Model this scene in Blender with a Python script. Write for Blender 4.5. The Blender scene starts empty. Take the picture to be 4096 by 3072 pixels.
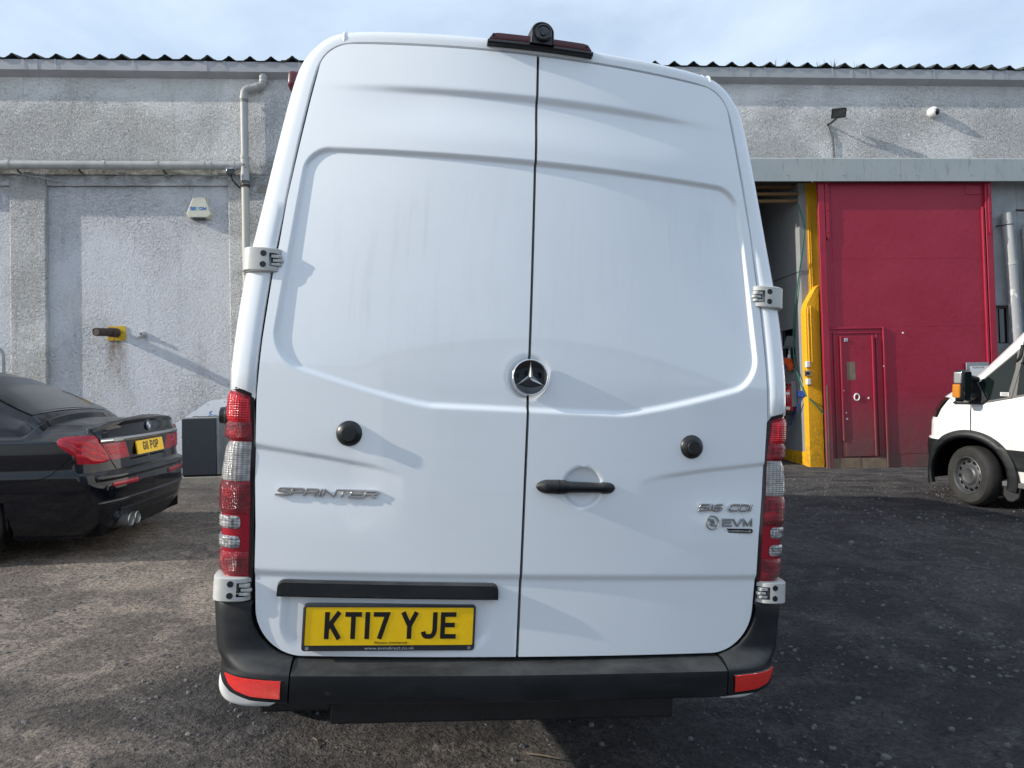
import bpy, bmesh, math, random
import numpy as np
from mathutils import Matrix, Vector
random.seed(7); rng = np.random.default_rng(7)
SC = bpy.context.scene
COL = SC.collection
R = math.radians

# ------------------------------------------------------------------ camera
CAMZ = 1.51
up = np.array([-math.sin(R(1.38)), math.sin(R(1.4)), 1.0]); up /= np.linalg.norm(up)
fw = np.array([0, 1.0, 0]) - up * up[1]; fw /= np.linalg.norm(fw)
rt = np.cross(fw, up)
G = np.array([rt, fw, up])                     # camera axes -> world
cam = bpy.data.cameras.new('camera'); cam.sensor_width = 36.0; cam.lens = 24.96
cam.clip_start = 0.05; cam.clip_end = 2000
co = bpy.data.objects.new('camera', cam); COL.objects.link(co)
r_, f_, u_ = G[:, 0], G[:, 1], G[:, 2]
co.matrix_world = Matrix(((r_[0], u_[0], -f_[0], 0), (r_[1], u_[1], -f_[1], 0), (r_[2], u_[2], -f_[2], CAMZ), (0, 0, 0, 1)))
SC.camera = co

# ------------------------------------------------------------------ light
SUN_EL, SUN_B = R(25.0), R(13.0)               # towards the sun: left, slightly behind the camera
sdir = Vector((-math.cos(SUN_EL) * math.cos(SUN_B), -math.cos(SUN_EL) * math.sin(SUN_B), math.sin(SUN_EL)))
sun = bpy.data.lights.new('sun', 'SUN'); sun.energy = 3.3; sun.angle = R(0.5); sun.color = (1.0, 0.93, 0.83)
so = bpy.data.objects.new('sun', sun); COL.objects.link(so)
so.rotation_euler = sdir.to_track_quat('Z', 'Y').to_euler(); so.location = (-20, -6, 12)
W = bpy.data.worlds.new('World'); SC.world = W; W.use_nodes = True
nt = W.node_tree; nt.nodes.clear()
def N(nt, t, **k):
    n = nt.nodes.new(t)
    for a, b in k.items():
        if a.startswith('i_'): n.inputs[a[2:].replace('_', ' ')].default_value = b
        else: setattr(n, a, b)
    return n
out = N(nt, 'ShaderNodeOutputWorld'); bg = N(nt, 'ShaderNodeBackground'); bg.inputs[1].default_value = 0.12
sky = N(nt, 'ShaderNodeTexSky', sky_type='NISHITA', sun_disc=False, sun_elevation=SUN_EL, sun_rotation=math.atan2(sdir.x, sdir.y), air_density=1.0, dust_density=1.5, ozone_density=1.0)
tc = N(nt, 'ShaderNodeTexCoord'); mp = N(nt, 'ShaderNodeMapping'); mp.inputs['Scale'].default_value = (1.0, 1.0, 2.6)
n1 = N(nt, 'ShaderNodeTexNoise'); n1.inputs['Scale'].default_value = 2.1; n1.inputs['Detail'].default_value = 7; n1.inputs['Roughness'].default_value = 0.55; n1.inputs['Distortion'].default_value = 0.35
cr = N(nt, 'ShaderNodeValToRGB'); cr.color_ramp.elements[0].position = 0.30; cr.color_ramp.elements[0].color = (0.36, 0.36, 0.36, 1); cr.color_ramp.elements[1].position = 0.66; cr.color_ramp.elements[1].color = (1.0, 1.0, 1.0, 1)
mx = N(nt, 'ShaderNodeMix', data_type='RGBA'); mx.inputs[7].default_value = (4.75, 5.7, 6.95, 1)
L = nt.links.new
L(tc.outputs['Generated'], mp.inputs[0]); L(mp.outputs[0], n1.inputs['Vector']); L(n1.outputs[0], cr.inputs[0])
L(cr.outputs[0], mx.inputs[0]); L(sky.outputs[0], mx.inputs[6]); L(mx.outputs[2], bg.inputs[0]); L(bg.outputs[0], out.inputs[0])
SC.view_settings.view_transform = 'Standard'; SC.view_settings.look = 'None'
SC.view_settings.exposure = 0.50; SC.view_settings.gamma = 1.0; SC.view_settings.use_curve_mapping = False

# ------------------------------------------------------------------ materials
MATS = {}
def mat(name, col, rough=0.5, metal=0.0, coat=0.0, spec=0.5, var=None, bump=None, aniso=None, coatr=0.05):
    """var=(scale, amount, (sx,sy,sz)) brightness noise; bump=(scale, distance, kind)"""
    m = bpy.data.materials.new(name); m.use_nodes = True; t = m.node_tree
    b = t.nodes['Principled BSDF']
    b.inputs['Base Color'].default_value = (*col, 1); b.inputs['Roughness'].default_value = rough; b.inputs['Metallic'].default_value = metal
    b.inputs['Coat Weight'].default_value = coat; b.inputs['Coat Roughness'].default_value = coatr; b.inputs['Specular IOR Level'].default_value = spec
    if var or bump: tcn = N(t, 'ShaderNodeTexCoord')
    if var:
        mpn = N(t, 'ShaderNodeMapping'); mpn.inputs['Scale'].default_value = var[2] if len(var) > 2 else (1, 1, 1)
        nn = N(t, 'ShaderNodeTexNoise'); nn.inputs['Scale'].default_value = var[0]; nn.inputs['Detail'].default_value = 6; nn.inputs['Roughness'].default_value = 0.6
        rr = N(t, 'ShaderNodeMapRange'); rr.inputs[1].default_value = 0.3; rr.inputs[2].default_value = 0.7; rr.inputs[3].default_value = 1 - var[1]; rr.inputs[4].default_value = 1 + var[1] * 0.6
        mm = N(t, 'ShaderNodeMix', data_type='RGBA', blend_type='MULTIPLY'); mm.inputs[0].default_value = 1; mm.inputs[6].default_value = (*col, 1)
        t.links.new(tcn.outputs['Object'], mpn.inputs[0]); t.links.new(mpn.outputs[0], nn.inputs['Vector']); t.links.new(nn.outputs[0], rr.inputs[0]); t.links.new(rr.outputs[0], mm.inputs[7]); t.links.new(mm.outputs[2], b.inputs['Base Color'])
    if bump:
        if bump[2] == 'noise':
            bn = N(t, 'ShaderNodeTexNoise'); bn.inputs['Scale'].default_value = bump[0]; bn.inputs['Detail'].default_value = 4; o = bn.outputs[0]
        elif bump[2] == 'vor':
            bn = N(t, 'ShaderNodeTexVoronoi'); bn.inputs['Scale'].default_value = bump[0]; o = bn.outputs['Distance']
        else:
            bn = N(t, 'ShaderNodeTexWave', bands_direction=bump[2]); bn.inputs['Scale'].default_value = bump[0]; o = bn.outputs['Color']
        bb = N(t, 'ShaderNodeBump'); bb.inputs['Distance'].default_value = bump[1]; bb.inputs['Strength'].default_value = 1.0
        t.links.new(tcn.outputs['Object'], bn.inputs['Vector']); t.links.new(o, bb.inputs['Height']); t.links.new(bb.outputs[0], b.inputs['Normal'])
    MATS[name] = m
    return m
def nodes(m): return m.node_tree, m.node_tree.nodes['Principled BSDF']
def noise(t, vec, scale, detail=5, rough=0.6, dist=0.0, sc=None):
    if sc:
        p = N(t, 'ShaderNodeMapping'); p.inputs['Scale'].default_value = sc; t.links.new(vec, p.inputs[0]); vec = p.outputs[0]
    n = N(t, 'ShaderNodeTexNoise'); n.inputs['Scale'].default_value = scale; n.inputs['Detail'].default_value = detail; n.inputs['Roughness'].default_value = rough; n.inputs['Distortion'].default_value = dist
    t.links.new(vec, n.inputs['Vector']); return n.outputs[0]
def ramp(t, v, a, b, lo=0.0, hi=1.0):
    n = N(t, 'ShaderNodeMapRange'); n.inputs[1].default_value = a; n.inputs[2].default_value = b; n.inputs[3].default_value = lo; n.inputs[4].default_value = hi
    t.links.new(v, n.inputs[0]); return n.outputs[0]
def mixc(t, f, a, b, blend='MIX'):
    n = N(t, 'ShaderNodeMix', data_type='RGBA', blend_type=blend)
    for s, i in ((f, 0), (a, 6), (b, 7)):
        if isinstance(s, (int, float)): n.inputs[i].default_value = s
        elif isinstance(s, tuple): n.inputs[i].default_value = (*s, 1)
        else: t.links.new(s, n.inputs[i])
    return n.outputs[2]
def math2(t, op, a, b=0.0):
    n = N(t, 'ShaderNodeMath', operation=op)
    for i, s in enumerate((a, b)):
        if isinstance(s, (int, float)): n.inputs[i].default_value = s
        else: t.links.new(s, n.inputs[i])
    return n.outputs[0]
def sepz(t, vec):
    n = N(t, 'ShaderNodeSeparateXYZ'); t.links.new(vec, n.inputs[0]); return n.outputs
def bumpn(t, h, dist, normal=None, strength=1.0):
    n = N(t, 'ShaderNodeBump'); n.inputs['Distance'].default_value = dist; n.inputs['Strength'].default_value = strength; t.links.new(h, n.inputs['Height'])
    if normal: t.links.new(normal, n.inputs['Normal'])
    return n.outputs[0]
def objv(t): return N(t, 'ShaderNodeTexCoord').outputs['Object']

# van paint: clean white with faint road film and wiped streaks
m = mat('white_paint', (0.74, 0.755, 0.76), 0.30, coat=1.0, coatr=0.035); t, b = nodes(m); v = objv(t); z = sepz(t, v)
film = ramp(t, noise(t, v, 1.6, 6, 0.6), 0.42, 0.75)
streak = ramp(t, noise(t, v, 7.0, 5, 0.6, 0.3, (4.0, 1, 0.35)), 0.52, 0.72)
hstreak = ramp(t, noise(t, v, 5.0, 5, 0.6, 0.3, (0.5, 1, 7.0)), 0.55, 0.75)
zhi = math2(t, 'MULTIPLY', ramp(t, z[2], 0.85, 1.05), ramp(t, z[2], 1.7, 1.45)); zlo = math2(t, 'MULTIPLY', ramp(t, z[2], 0.2, 0.35), ramp(t, z[2], 0.75, 0.6))
d = math2(t, 'ADD', math2(t, 'MULTIPLY', streak, zhi), math2(t, 'MULTIPLY', hstreak, math2(t, 'MULTIPLY', zlo, 0.5)))
d = math2(t, 'ADD', math2(t, 'MULTIPLY', d, math2(t, 'ADD', math2(t, 'MULTIPLY', film, 0.24), 0.03)), math2(t, 'MULTIPLY', film, 0.10))
t.links.new(mixc(t, d, (0.815, 0.855, 0.885), (0.46, 0.45, 0.43)), b.inputs['Base Color'])
t.links.new(math2(t, 'ADD', math2(t, 'MULTIPLY', d, 0.5), 0.28), b.inputs['Roughness'])
mat('white_paint_plain', (0.80, 0.81, 0.80), 0.3, coat=0.5, var=(2.0, 0.06))
m = mat('dusty_white_paint', (0.82, 0.82, 0.80), 0.33, coat=0.4); t, b = nodes(m); v = objv(t); z = sepz(t, v)
dd = math2(t, 'MULTIPLY', ramp(t, z[2], 1.05, 0.5), ramp(t, noise(t, v, 9, 5, 0.6, 0, (1.4, 1, 0.35)), 0.25, 0.7)); dd = math2(t, 'MULTIPLY', dd, ramp(t, z[0], 0.05, -0.2, 0.15, 0.8))
t.links.new(mixc(t, dd, (0.82, 0.82, 0.80), (0.46, 0.42, 0.33)), b.inputs['Base Color'])
m = mat('black_plastic', (0.022, 0.024, 0.027), 0.5, spec=0.32); t, b = nodes(m); v = objv(t)
fd = ramp(t, noise(t, v, 5, 7, 0.65, 0.4, (0.6, 1, 1.6)), 0.45, 0.8)
gq = N(t, 'ShaderNodeNewGeometry'); upn = ramp(t, sepz(t, gq.outputs['Normal'])[2], 0.25, 0.75)
dq = math2(t, 'MULTIPLY', upn, ramp(t, noise(t, v, 9, 7, 0.7, 0.5, (0.5, 1, 1)), 0.35, 0.68, 0.2, 1.0))
scuff = math2(t, 'MULTIPLY', ramp(t, noise(t, v, 14, 5, 0.6, 0.8, (0.25, 1, 1.6)), 0.66, 0.70), 0.35)
t.links.new(mixc(t, math2(t, 'MAXIMUM', dq, scuff), mixc(t, fd, (0.0055, 0.0070, 0.009), (0.018, 0.020, 0.022)), (0.075, 0.074, 0.070)), b.inputs['Base Color']); t.links.new(ramp(t, fd, 0, 1, 0.42, 0.62), b.inputs['Roughness'])
t.links.new(bumpn(t, noise(t, v, 600, 2), 0.0003), b.inputs['Normal'])
mat('black_trim', (0.012, 0.013, 0.015), 0.4, var=(6, 0.3))
mat('black_gloss', (0.006, 0.006, 0.008), 0.08, coat=0.6)
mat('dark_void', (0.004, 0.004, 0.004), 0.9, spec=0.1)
mat('rubber', (0.016, 0.016, 0.017), 0.6, var=(8, 0.35), bump=(90, 0.002, 'noise'))
mat('rubber_knob', (0.013, 0.014, 0.015), 0.36, var=(30, 0.3))
mat('tyre', (0.028, 0.027, 0.026), 0.75, var=(7, 0.45), bump=(60, 0.004, 'noise'))
mat('steel_wheel', (0.085, 0.088, 0.092), 0.45, metal=0.3, var=(9, 0.4))
mat('hinge_paint', (0.52, 0.525, 0.50), 0.42, coat=0.2, var=(14, 0.14))
mat('chrome', (0.78, 0.79, 0.80), 0.08, metal=1.0)
mat('badge_chrome', (0.55, 0.56, 0.57), 0.14, metal=1.0)
mat('satin_silver', (0.36, 0.37, 0.37), 0.35, metal=0.85)
mat('galvanised', (0.34, 0.36, 0.37), 0.45, metal=0.5, var=(6, 0.25))
mat('seal_grey', (0.10, 0.105, 0.105), 0.6)
# tail lamp plastics
def lens(name, a, bcol, ribs, sc, thr=(0.35, 0.75), rough=0.12, dist=0.001):
    m = mat(name, a, rough, coat=0.35, coatr=0.03, spec=0.4); t, b = nodes(m); v = objv(t)
    w = N(t, 'ShaderNodeTexWave', bands_direction=ribs[0]); w.inputs['Scale'].default_value = ribs[1]; t.links.new(v, w.inputs[0])
    w2 = N(t, 'ShaderNodeTexWave', bands_direction=ribs[2]); w2.inputs['Scale'].default_value = ribs[3]; t.links.new(v, w2.inputs[0])
    h = math2(t, 'ADD', w.outputs[1], w2.outputs[1])
    f = math2(t, 'MULTIPLY', ramp(t, noise(t, v, sc, 4, 0.6, 0.8, (1, 1, 2.5)), thr[0], thr[1]), ramp(t, h, 0.4, 1.6, 0.35, 1.0))
    t.links.new(mixc(t, f, a, bcol), b.inputs['Base Color']); t.links.new(bumpn(t, h, dist), b.inputs['Normal'])
    return m
lens('red_lens', (0.14, 0.003, 0.010), (0.66, 0.006, 0.020), ('Z', 70, 'X', 60), 14, (0.45, 0.8))
lens('red_lens_bright', (0.26, 0.004, 0.012), (0.80, 0.012, 0.025), ('Z', 42, 'X', 40), 20, (0.2, 0.6))
lens('red_band', (0.30, 0.006, 0.020), (0.34, 0.006, 0.022), ('Z', 5, 'X', 5), 3, rough=0.2, dist=0.0)
lens('clear_lens', (0.20, 0.19, 0.185), (0.62, 0.62, 0.61), ('Z', 46, 'X', 24), 20, (0.3, 0.75))
lens('clear_lens_small', (0.10, 0.10, 0.10), (0.60, 0.60, 0.60), ('Z', 34, 'X', 26), 46, (0.36, 0.62), dist=0.0006)
lens('reflector_red', (0.80, 0.012, 0.010), (0.95, 0.03, 0.02), ('DIAGONAL', 150, 'X', 150), 60, (0.3, 0.7), dist=0.001)
mat('dull_red_lens', (0.085, 0.008, 0.014), 0.4, coat=0.3, var=(10, 0.35))
mat('amber_lens', (0.80, 0.28, 0.01), 0.15, coat=0.7, bump=(60, 0.003, 'Z'))
m = mat('plate_yellow', (0.98, 0.60, 0.004), 0.3, coat=0.3, var=(30, 0.06))
mat('plate_black', (0.008, 0.008, 0.009), 0.35)
mat('pale_print', (0.55, 0.56, 0.56), 0.5)
mat('frame_grey', (0.035, 0.036, 0.042), 0.38, var=(14, 0.2))
mat('navy_paint', (0.0035, 0.0045, 0.008), 0.05, coat=0.5, coatr=0.01, spec=0.2)
m = MATS['navy_paint']; t, b = nodes(m); v = objv(t); z = sepz(t, v)
g = N(t, 'ShaderNodeNewGeometry'); nz = sepz(t, g.outputs['Normal'])[2]
dust = math2(t, 'MULTIPLY', ramp(t, nz, 0.55, 0.95), ramp(t, noise(t, v, 5, 6, 0.65), 0.3, 0.7, 0.5, 1.0))
t.links.new(mixc(t, dust, (0.0035, 0.0045, 0.008), (0.040, 0.040, 0.041)), b.inputs['Base Color']); t.links.new(ramp(t, dust, 0, 1, 0.05, 0.4), b.inputs['Roughness']); t.links.new(ramp(t, dust, 0, 1, 0.55, 0.15), b.inputs['Coat Weight'])
mat('car_glass', (0.010, 0.011, 0.012), 0.07, coat=0.7, var=(4, 0.4))
m = MATS['car_glass']
mat('dusty_glass', (0.016, 0.0165, 0.017), 0.20, coat=0.5, var=(3, 0.3))
mat('van_glass', (0.006, 0.011, 0.010), 0.03, spec=0.35)
mat('emblem_blue', (0.03, 0.14, 0.42), 0.3, coat=0.5)
mat('emblem_white', (0.75, 0.77, 0.8), 0.3, coat=0.5)
mat('text_blue', (0.01, 0.13, 0.42), 0.5)
mat('text_teal', (0.14, 0.50, 0.52), 0.5)
mat('cream_plastic', (0.62, 0.61, 0.50), 0.4, var=(5, 0.08))
mat('grey_pipe', (0.40, 0.41, 0.40), 0.5, var=(3, 0.22, (2, 2, 0.5)))
mat('cream_pipe', (0.47, 0.46, 0.41), 0.5, var=(3, 0.16, (2, 2, 0.5)))
m = mat('flaking_pipe', (0.33, 0.34, 0.345), 0.5); t, b = nodes(m); v = objv(t)
t.links.new(mixc(t, ramp(t, noise(t, v, 4.5, 6, 0.5, 0.4, (2.2, 2.2, 0.9)), 0.60, 0.63), (0.31, 0.32, 0.33), (0.62, 0.62, 0.60)), b.inputs['Base Color'])
mat('gutter_paint', (0.40, 0.41, 0.435), 0.6, var=(2.2, 0.16, (1, 2, 3)))
m = mat('rusty_gutter_paint', (0.37, 0.385, 0.40), 0.6); t, b = nodes(m); v = objv(t)
rust = ramp(t, noise(t, v, 2.6, 7, 0.7, 0.5, (0.8, 1, 3)), 0.68, 0.74)
t.links.new(mixc(t, rust, mixc(t, noise(t, v, 3, 6), (0.31, 0.33, 0.35), (0.43, 0.44, 0.45)), (0.14, 0.075, 0.03)), b.inputs['Base Color'])
m = mat('canopy_metal', (0.34, 0.375, 0.375), 0.55); t, b = nodes(m); v = objv(t)
drip = ramp(t, noise(t, v, 6, 7, 0.7, 0.3, (3.0, 1, 0.45)), 0.56, 0.74)
spk = ramp(t, noise(t, v, 16, 5, 0.75), 0.66, 0.72)
t.links.new(mixc(t, math2(t, 'MAXIMUM', math2(t, 'MULTIPLY', drip, 0.7), spk), mixc(t, noise(t, v, 1.5, 6), (0.29, 0.33, 0.33), (0.40, 0.43, 0.43)), (0.10, 0.115, 0.11)), b.inputs['Base Color'])
m = mat('roof_sheet', (0.05, 0.055, 0.05), 0.9); t, b = nodes(m); v = objv(t)
t.links.new(mixc(t, ramp(t, noise(t, v, 6, 6, 0.7), 0.5, 0.75), (0.035, 0.042, 0.036), (0.17, 0.17, 0.15)), b.inputs['Base Color'])
# roughcast render: worm-like dash relief, smoother bands high up, stains below the pipe
def roughcast(name, base, dark, amp):
    m = mat(name, base, 0.85, spec=0.25); t, b = nodes(m); v = objv(t); z = sepz(t, v)
    nz1 = noise(t, v, 24, 3, 0.5, 0.9); nz2 = noise(t, v, 46, 3, 0.6, 0.5); nz3 = noise(t, v, 1.1, 5, 0.6)
    ridg = math2(t, 'SUBTRACT', 1.0, math2(t, 'ABSOLUTE', math2(t, 'MULTIPLY', math2(t, 'SUBTRACT', nz1, 0.5), 5.0)))
    h = math2(t, 'ADD', math2(t, 'MULTIPLY', ridg, 0.55), math2(t, 'MULTIPLY', nz2, 0.9))
    str_ = math2(t, 'MULTIPLY', ramp(t, noise(t, v, 0.55, 4, 0.5, 0.6), 0.42, 0.56, 0.42, 1.0), ramp(t, z[2], 6.35, 5.95, 0.45, 1.0))
    t.links.new(bumpn(t, math2(t, 'MULTIPLY', h, str_), amp), b.inputs['Normal'])
    st = ramp(t, noise(t, v, 1.3, 7, 0.65, 0.5, (1.3, 1, 0.5)), 0.46, 0.72)
    pit = math2(t, 'MULTIPLY', ramp(t, h, 0.72, 0.35), 0.20)  # hollows of the dash darkened in colour, imitating the shade of the relief
    warm = ramp(t, noise(t, v, 0.8, 5, 0.6), 0.5, 0.75)
    c = mixc(t, math2(t, 'MULTIPLY', warm, 0.5), base, (base[0] * 1.0, base[1] * 0.965, base[2] * 0.86))
    c = mixc(t, math2(t, 'MULTIPLY', st, 0.32), c, dark)
    c = mixc(t, math2(t, 'MULTIPLY', pit, math2(t, 'MULTIPLY', str_, 2.2)), c, (dark[0] * 0.45, dark[1] * 0.45, dark[2] * 0.45))
    c = mixc(t, math2(t, 'MULTIPLY', ramp(t, h, 0.92, 1.15), math2(t, 'MULTIPLY', str_, 0.75)), c, (0.80, 0.80, 0.79))  # sun catching the tips of the dash, painted as pale specks
    rx = math2(t, 'MULTIPLY', math2(t, 'MULTIPLY', ramp(t, z[0], -6.16, -6.05), ramp(t, z[0], -5.80, -5.92)), math2(t, 'MULTIPLY', ramp(t, z[2], 1.75, 2.55), ramp(t, z[2], 2.62, 2.58)))
    c = mixc(t, math2(t, 'MULTIPLY', rx, ramp(t, noise(t, v, 9, 5, 0.65, 0, (1.6, 1, 0.3)), 0.35, 0.6, 0.15, 0.8)), c, (0.20, 0.13, 0.07))
    run = math2(t, 'MULTIPLY', ramp(t, noise(t, v, 3.2, 6, 0.7, 0.2, (1.5, 1, 0.16)), 0.56, 0.70), 0.30)
    c = mixc(t, run, c, (0.30, 0.30, 0.29))
    zp = math2(t, 'MULTIPLY', ramp(t, z[2], 4.80, 5.02), ramp(t, z[2], 5.36, 5.18))
    c = mixc(t, math2(t, 'MULTIPLY', math2(t, 'MULTIPLY', zp, ramp(t, z[0], -3.2, -3.9)), ramp(t, noise(t, v, 4, 6, 0.7), 0.35, 0.62, 0.05, 0.75)), c, (0.16, 0.165, 0.14))
    t.links.new(c, b.inputs['Base Color']); return m
roughcast('roughcast_render', (0.755, 0.76, 0.755), (0.56, 0.565, 0.56), 0.07)
roughcast('smooth_render', (0.64, 0.655, 0.69), (0.47, 0.48, 0.50), 0.028)
mat('grey_render', (0.37, 0.385, 0.39), 0.85, var=(2.5, 0.2), bump=(14, 0.012, 'noise'))
m = mat('red_door_paint', (0.235, 0.018, 0.042), 0.5, spec=0.35); t, b = nodes(m); v = objv(t); z = sepz(t, v)
lowd = math2(t, 'MULTIPLY', ramp(t, z[2], 1.55, 0.35), ramp(t, noise(t, v, 3, 6, 0.65), 0.15, 0.55, 0.2, 0.95))
fade = ramp(t, noise(t, v, 1.6, 5, 0.6), 0.35, 0.7)
c = mixc(t, fade, (0.30, 0.013, 0.036), (0.335, 0.020, 0.047)); c = mixc(t, lowd, c, (0.125, 0.085, 0.075))
t.links.new(c, b.inputs['Base Color']); t.links.new(ramp(t, lowd, 0, 1, 0.46, 0.85), b.inputs['Roughness']); t.links.new(bumpn(t, noise(t, v, 9, 4), 0.006), b.inputs['Normal'])
m = mat('yellow_paint', (0.80, 0.42, 0.006), 0.6); t, b = nodes(m); v = objv(t); z = sepz(t, v)
c = mixc(t, math2(t, 'MULTIPLY', ramp(t, z[2], 1.2, 0.3, 0.1, 0.75), ramp(t, noise(t, v, 12, 6, 0.7), 0.42, 0.62)), (0.80, 0.42, 0.006), (0.28, 0.15, 0.035))
t.links.new(c, b.inputs['Base Color']); t.links.new(bumpn(t, noise(t, v, 40, 4), 0.012), b.inputs['Normal'])
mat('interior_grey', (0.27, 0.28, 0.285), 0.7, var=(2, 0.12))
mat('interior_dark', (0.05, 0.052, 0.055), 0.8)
mat('floor_paint', (0.34, 0.24, 0.205), 0.7, var=(3, 0.25))
mat('concrete', (0.27, 0.25, 0.215), 0.9, var=(5, 0.25), bump=(40, 0.01, 'noise'))
mat('timber', (0.20, 0.115, 0.045), 0.7, var=(6, 0.3, (1, 8, 8)))
mat('timber_edge', (0.22, 0.16, 0.11), 0.8, var=(8, 0.3))
mat('extinguisher_red', (0.48, 0.010, 0.016), 0.25, coat=0.6)
mat('paper_white', (0.72, 0.72, 0.70), 0.6)
mat('board_white', (0.60, 0.63, 0.67), 0.5, var=(5, 0.10))
mat('hose_green', (0.012, 0.13, 0.09), 0.5)
mat('broom_blue', (0.018, 0.05, 0.24), 0.5)
mat('cloth_orange', (0.78, 0.10, 0.015), 0.7)
mat('bottle_purple', (0.12, 0.12, 0.28), 0.4)
m = mat('slate_cabinet', (0.028, 0.034, 0.045), 0.45); t, b = nodes(m); v = objv(t)
scr = ramp(t, noise(t, v, 6, 3, 0.5, 0.2, (6, 1, 0.6)), 0.72, 0.735)
t.links.new(mixc(t, math2(t, 'MULTIPLY', scr, ramp(t, noise(t, v, 2.0), 0.5, 0.6)), (0.028, 0.034, 0.045), (0.25, 0.26, 0.27)), b.inputs['Base Color'])
mat('flue_rust', (0.055, 0.038, 0.032), 0.7, var=(9, 0.4))
m = mat('flue_plate_yellow', (0.62, 0.40, 0.02), 0.6); t, b = nodes(m); v = objv(t)
t.links.new(mixc(t, ramp(t, noise(t, v, 9, 6, 0.7), 0.56, 0.64), (0.62, 0.40, 0.02), (0.09, 0.055, 0.03)), b.inputs['Base Color'])
mat('stone_grey', (0.135, 0.132, 0.133), 0.85, var=(9, 0.4))
mat('twig_wood', (0.20, 0.16, 0.115), 0.9, var=(30, 0.3))
mat('weed_green', (0.05, 0.07, 0.025), 0.8)
# yard surface
m = mat('yard_tarmac', (0.05, 0.05, 0.05), 0.9, spec=0.3); t, b = nodes(m); v = objv(t); xyz = sepz(t, v)
fine = noise(t, v, 42, 6, 0.72); grit = noise(t, v, 120, 3, 0.7); big = noise(t, v, 0.45, 6, 0.6, 0.7); mid = noise(t, v, 1.7, 6, 0.62, 0.5)
vor = N(t, 'ShaderNodeTexVoronoi'); vor.inputs['Scale'].default_value = 26; t.links.new(v, vor.inputs['Vector'])
vor2 = N(t, 'ShaderNodeTexVoronoi'); vor2.inputs['Scale'].default_value = 70; t.links.new(v, vor2.inputs['Vector'])
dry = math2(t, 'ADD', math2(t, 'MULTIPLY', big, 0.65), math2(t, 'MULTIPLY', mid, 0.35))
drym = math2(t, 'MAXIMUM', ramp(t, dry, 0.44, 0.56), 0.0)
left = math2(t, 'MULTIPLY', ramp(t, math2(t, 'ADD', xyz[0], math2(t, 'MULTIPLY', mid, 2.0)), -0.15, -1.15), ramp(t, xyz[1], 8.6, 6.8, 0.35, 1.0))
shade_band = math2(t, 'MULTIPLY', ramp(t, math2(t, 'ADD', xyz[1], math2(t, 'MULTIPLY', big, 1.6)), 4.55, 4.25, 0.0, 1.0), ramp(t, math2(t, 'ADD', xyz[1], math2(t, 'MULTIPLY', mid, 0.7)), 3.45, 3.65, 0.0, 1.0))  # soft shade from something out of view, painted as a darker ground band
left = math2(t, 'MULTIPLY', left, ramp(t, shade_band, 0, 1, 1.0, 0.35))
left = math2(t, 'MAXIMUM', left, ramp(t, xyz[1], 2.2, 0.8, 0.0, 0.6))  # unseen ground behind the camera, lightened to bounce light onto the rear doors
left = math2(t, 'MAXIMUM', left, math2(t, 'MULTIPLY', math2(t, 'MULTIPLY', ramp(t, xyz[1], 3.5, 3.1), ramp(t, xyz[0], 0.7, 0.1)), 0.30))  # sunlit strip below the bumper's left half, painted as lighter ground
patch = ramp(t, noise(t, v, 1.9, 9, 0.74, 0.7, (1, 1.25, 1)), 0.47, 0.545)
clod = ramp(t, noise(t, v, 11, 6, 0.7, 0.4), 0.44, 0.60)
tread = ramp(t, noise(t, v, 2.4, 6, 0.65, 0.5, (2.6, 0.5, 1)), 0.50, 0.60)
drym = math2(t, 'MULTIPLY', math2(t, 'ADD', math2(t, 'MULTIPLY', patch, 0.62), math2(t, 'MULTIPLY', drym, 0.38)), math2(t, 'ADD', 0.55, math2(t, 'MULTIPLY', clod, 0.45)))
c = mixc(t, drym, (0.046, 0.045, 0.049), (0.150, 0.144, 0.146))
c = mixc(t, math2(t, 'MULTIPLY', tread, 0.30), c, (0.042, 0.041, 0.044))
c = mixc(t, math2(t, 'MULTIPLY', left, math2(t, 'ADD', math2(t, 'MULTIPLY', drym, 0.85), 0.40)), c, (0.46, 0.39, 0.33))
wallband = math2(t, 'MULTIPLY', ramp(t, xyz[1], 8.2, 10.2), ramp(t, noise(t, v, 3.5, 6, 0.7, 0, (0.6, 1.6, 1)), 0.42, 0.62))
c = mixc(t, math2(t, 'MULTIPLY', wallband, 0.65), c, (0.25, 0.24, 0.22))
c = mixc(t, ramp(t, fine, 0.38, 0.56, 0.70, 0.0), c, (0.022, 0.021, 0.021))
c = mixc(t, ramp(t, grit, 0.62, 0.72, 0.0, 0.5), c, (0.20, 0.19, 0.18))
t.links.new(c, b.inputs['Base Color'])
h = math2(t, 'ADD', math2(t, 'ADD', math2(t, 'ADD', math2(t, 'MULTIPLY', fine, 1.0), math2(t, 'MULTIPLY', clod, 0.5)), math2(t, 'MULTIPLY', grit, 0.35)), math2(t, 'ADD', math2(t, 'MULTIPLY', ramp(t, vor.outputs['Distance'], 0.0, 0.6, 0.8, 0.0), ramp(t, noise(t, v, 2.2), 0.45, 0.6)), math2(t, 'MULTIPLY', ramp(t, vor2.outputs['Distance'], 0, 0.6, 0.35, 0), 1.0)))
t.links.new(bumpn(t, h, 0.034), b.inputs['Normal'])
wet = ramp(t, noise(t, v, 0.9, 5, 0.6), 0.55, 0.7, 0.92, 0.7); t.links.new(wet, b.inputs['Roughness'])

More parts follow.
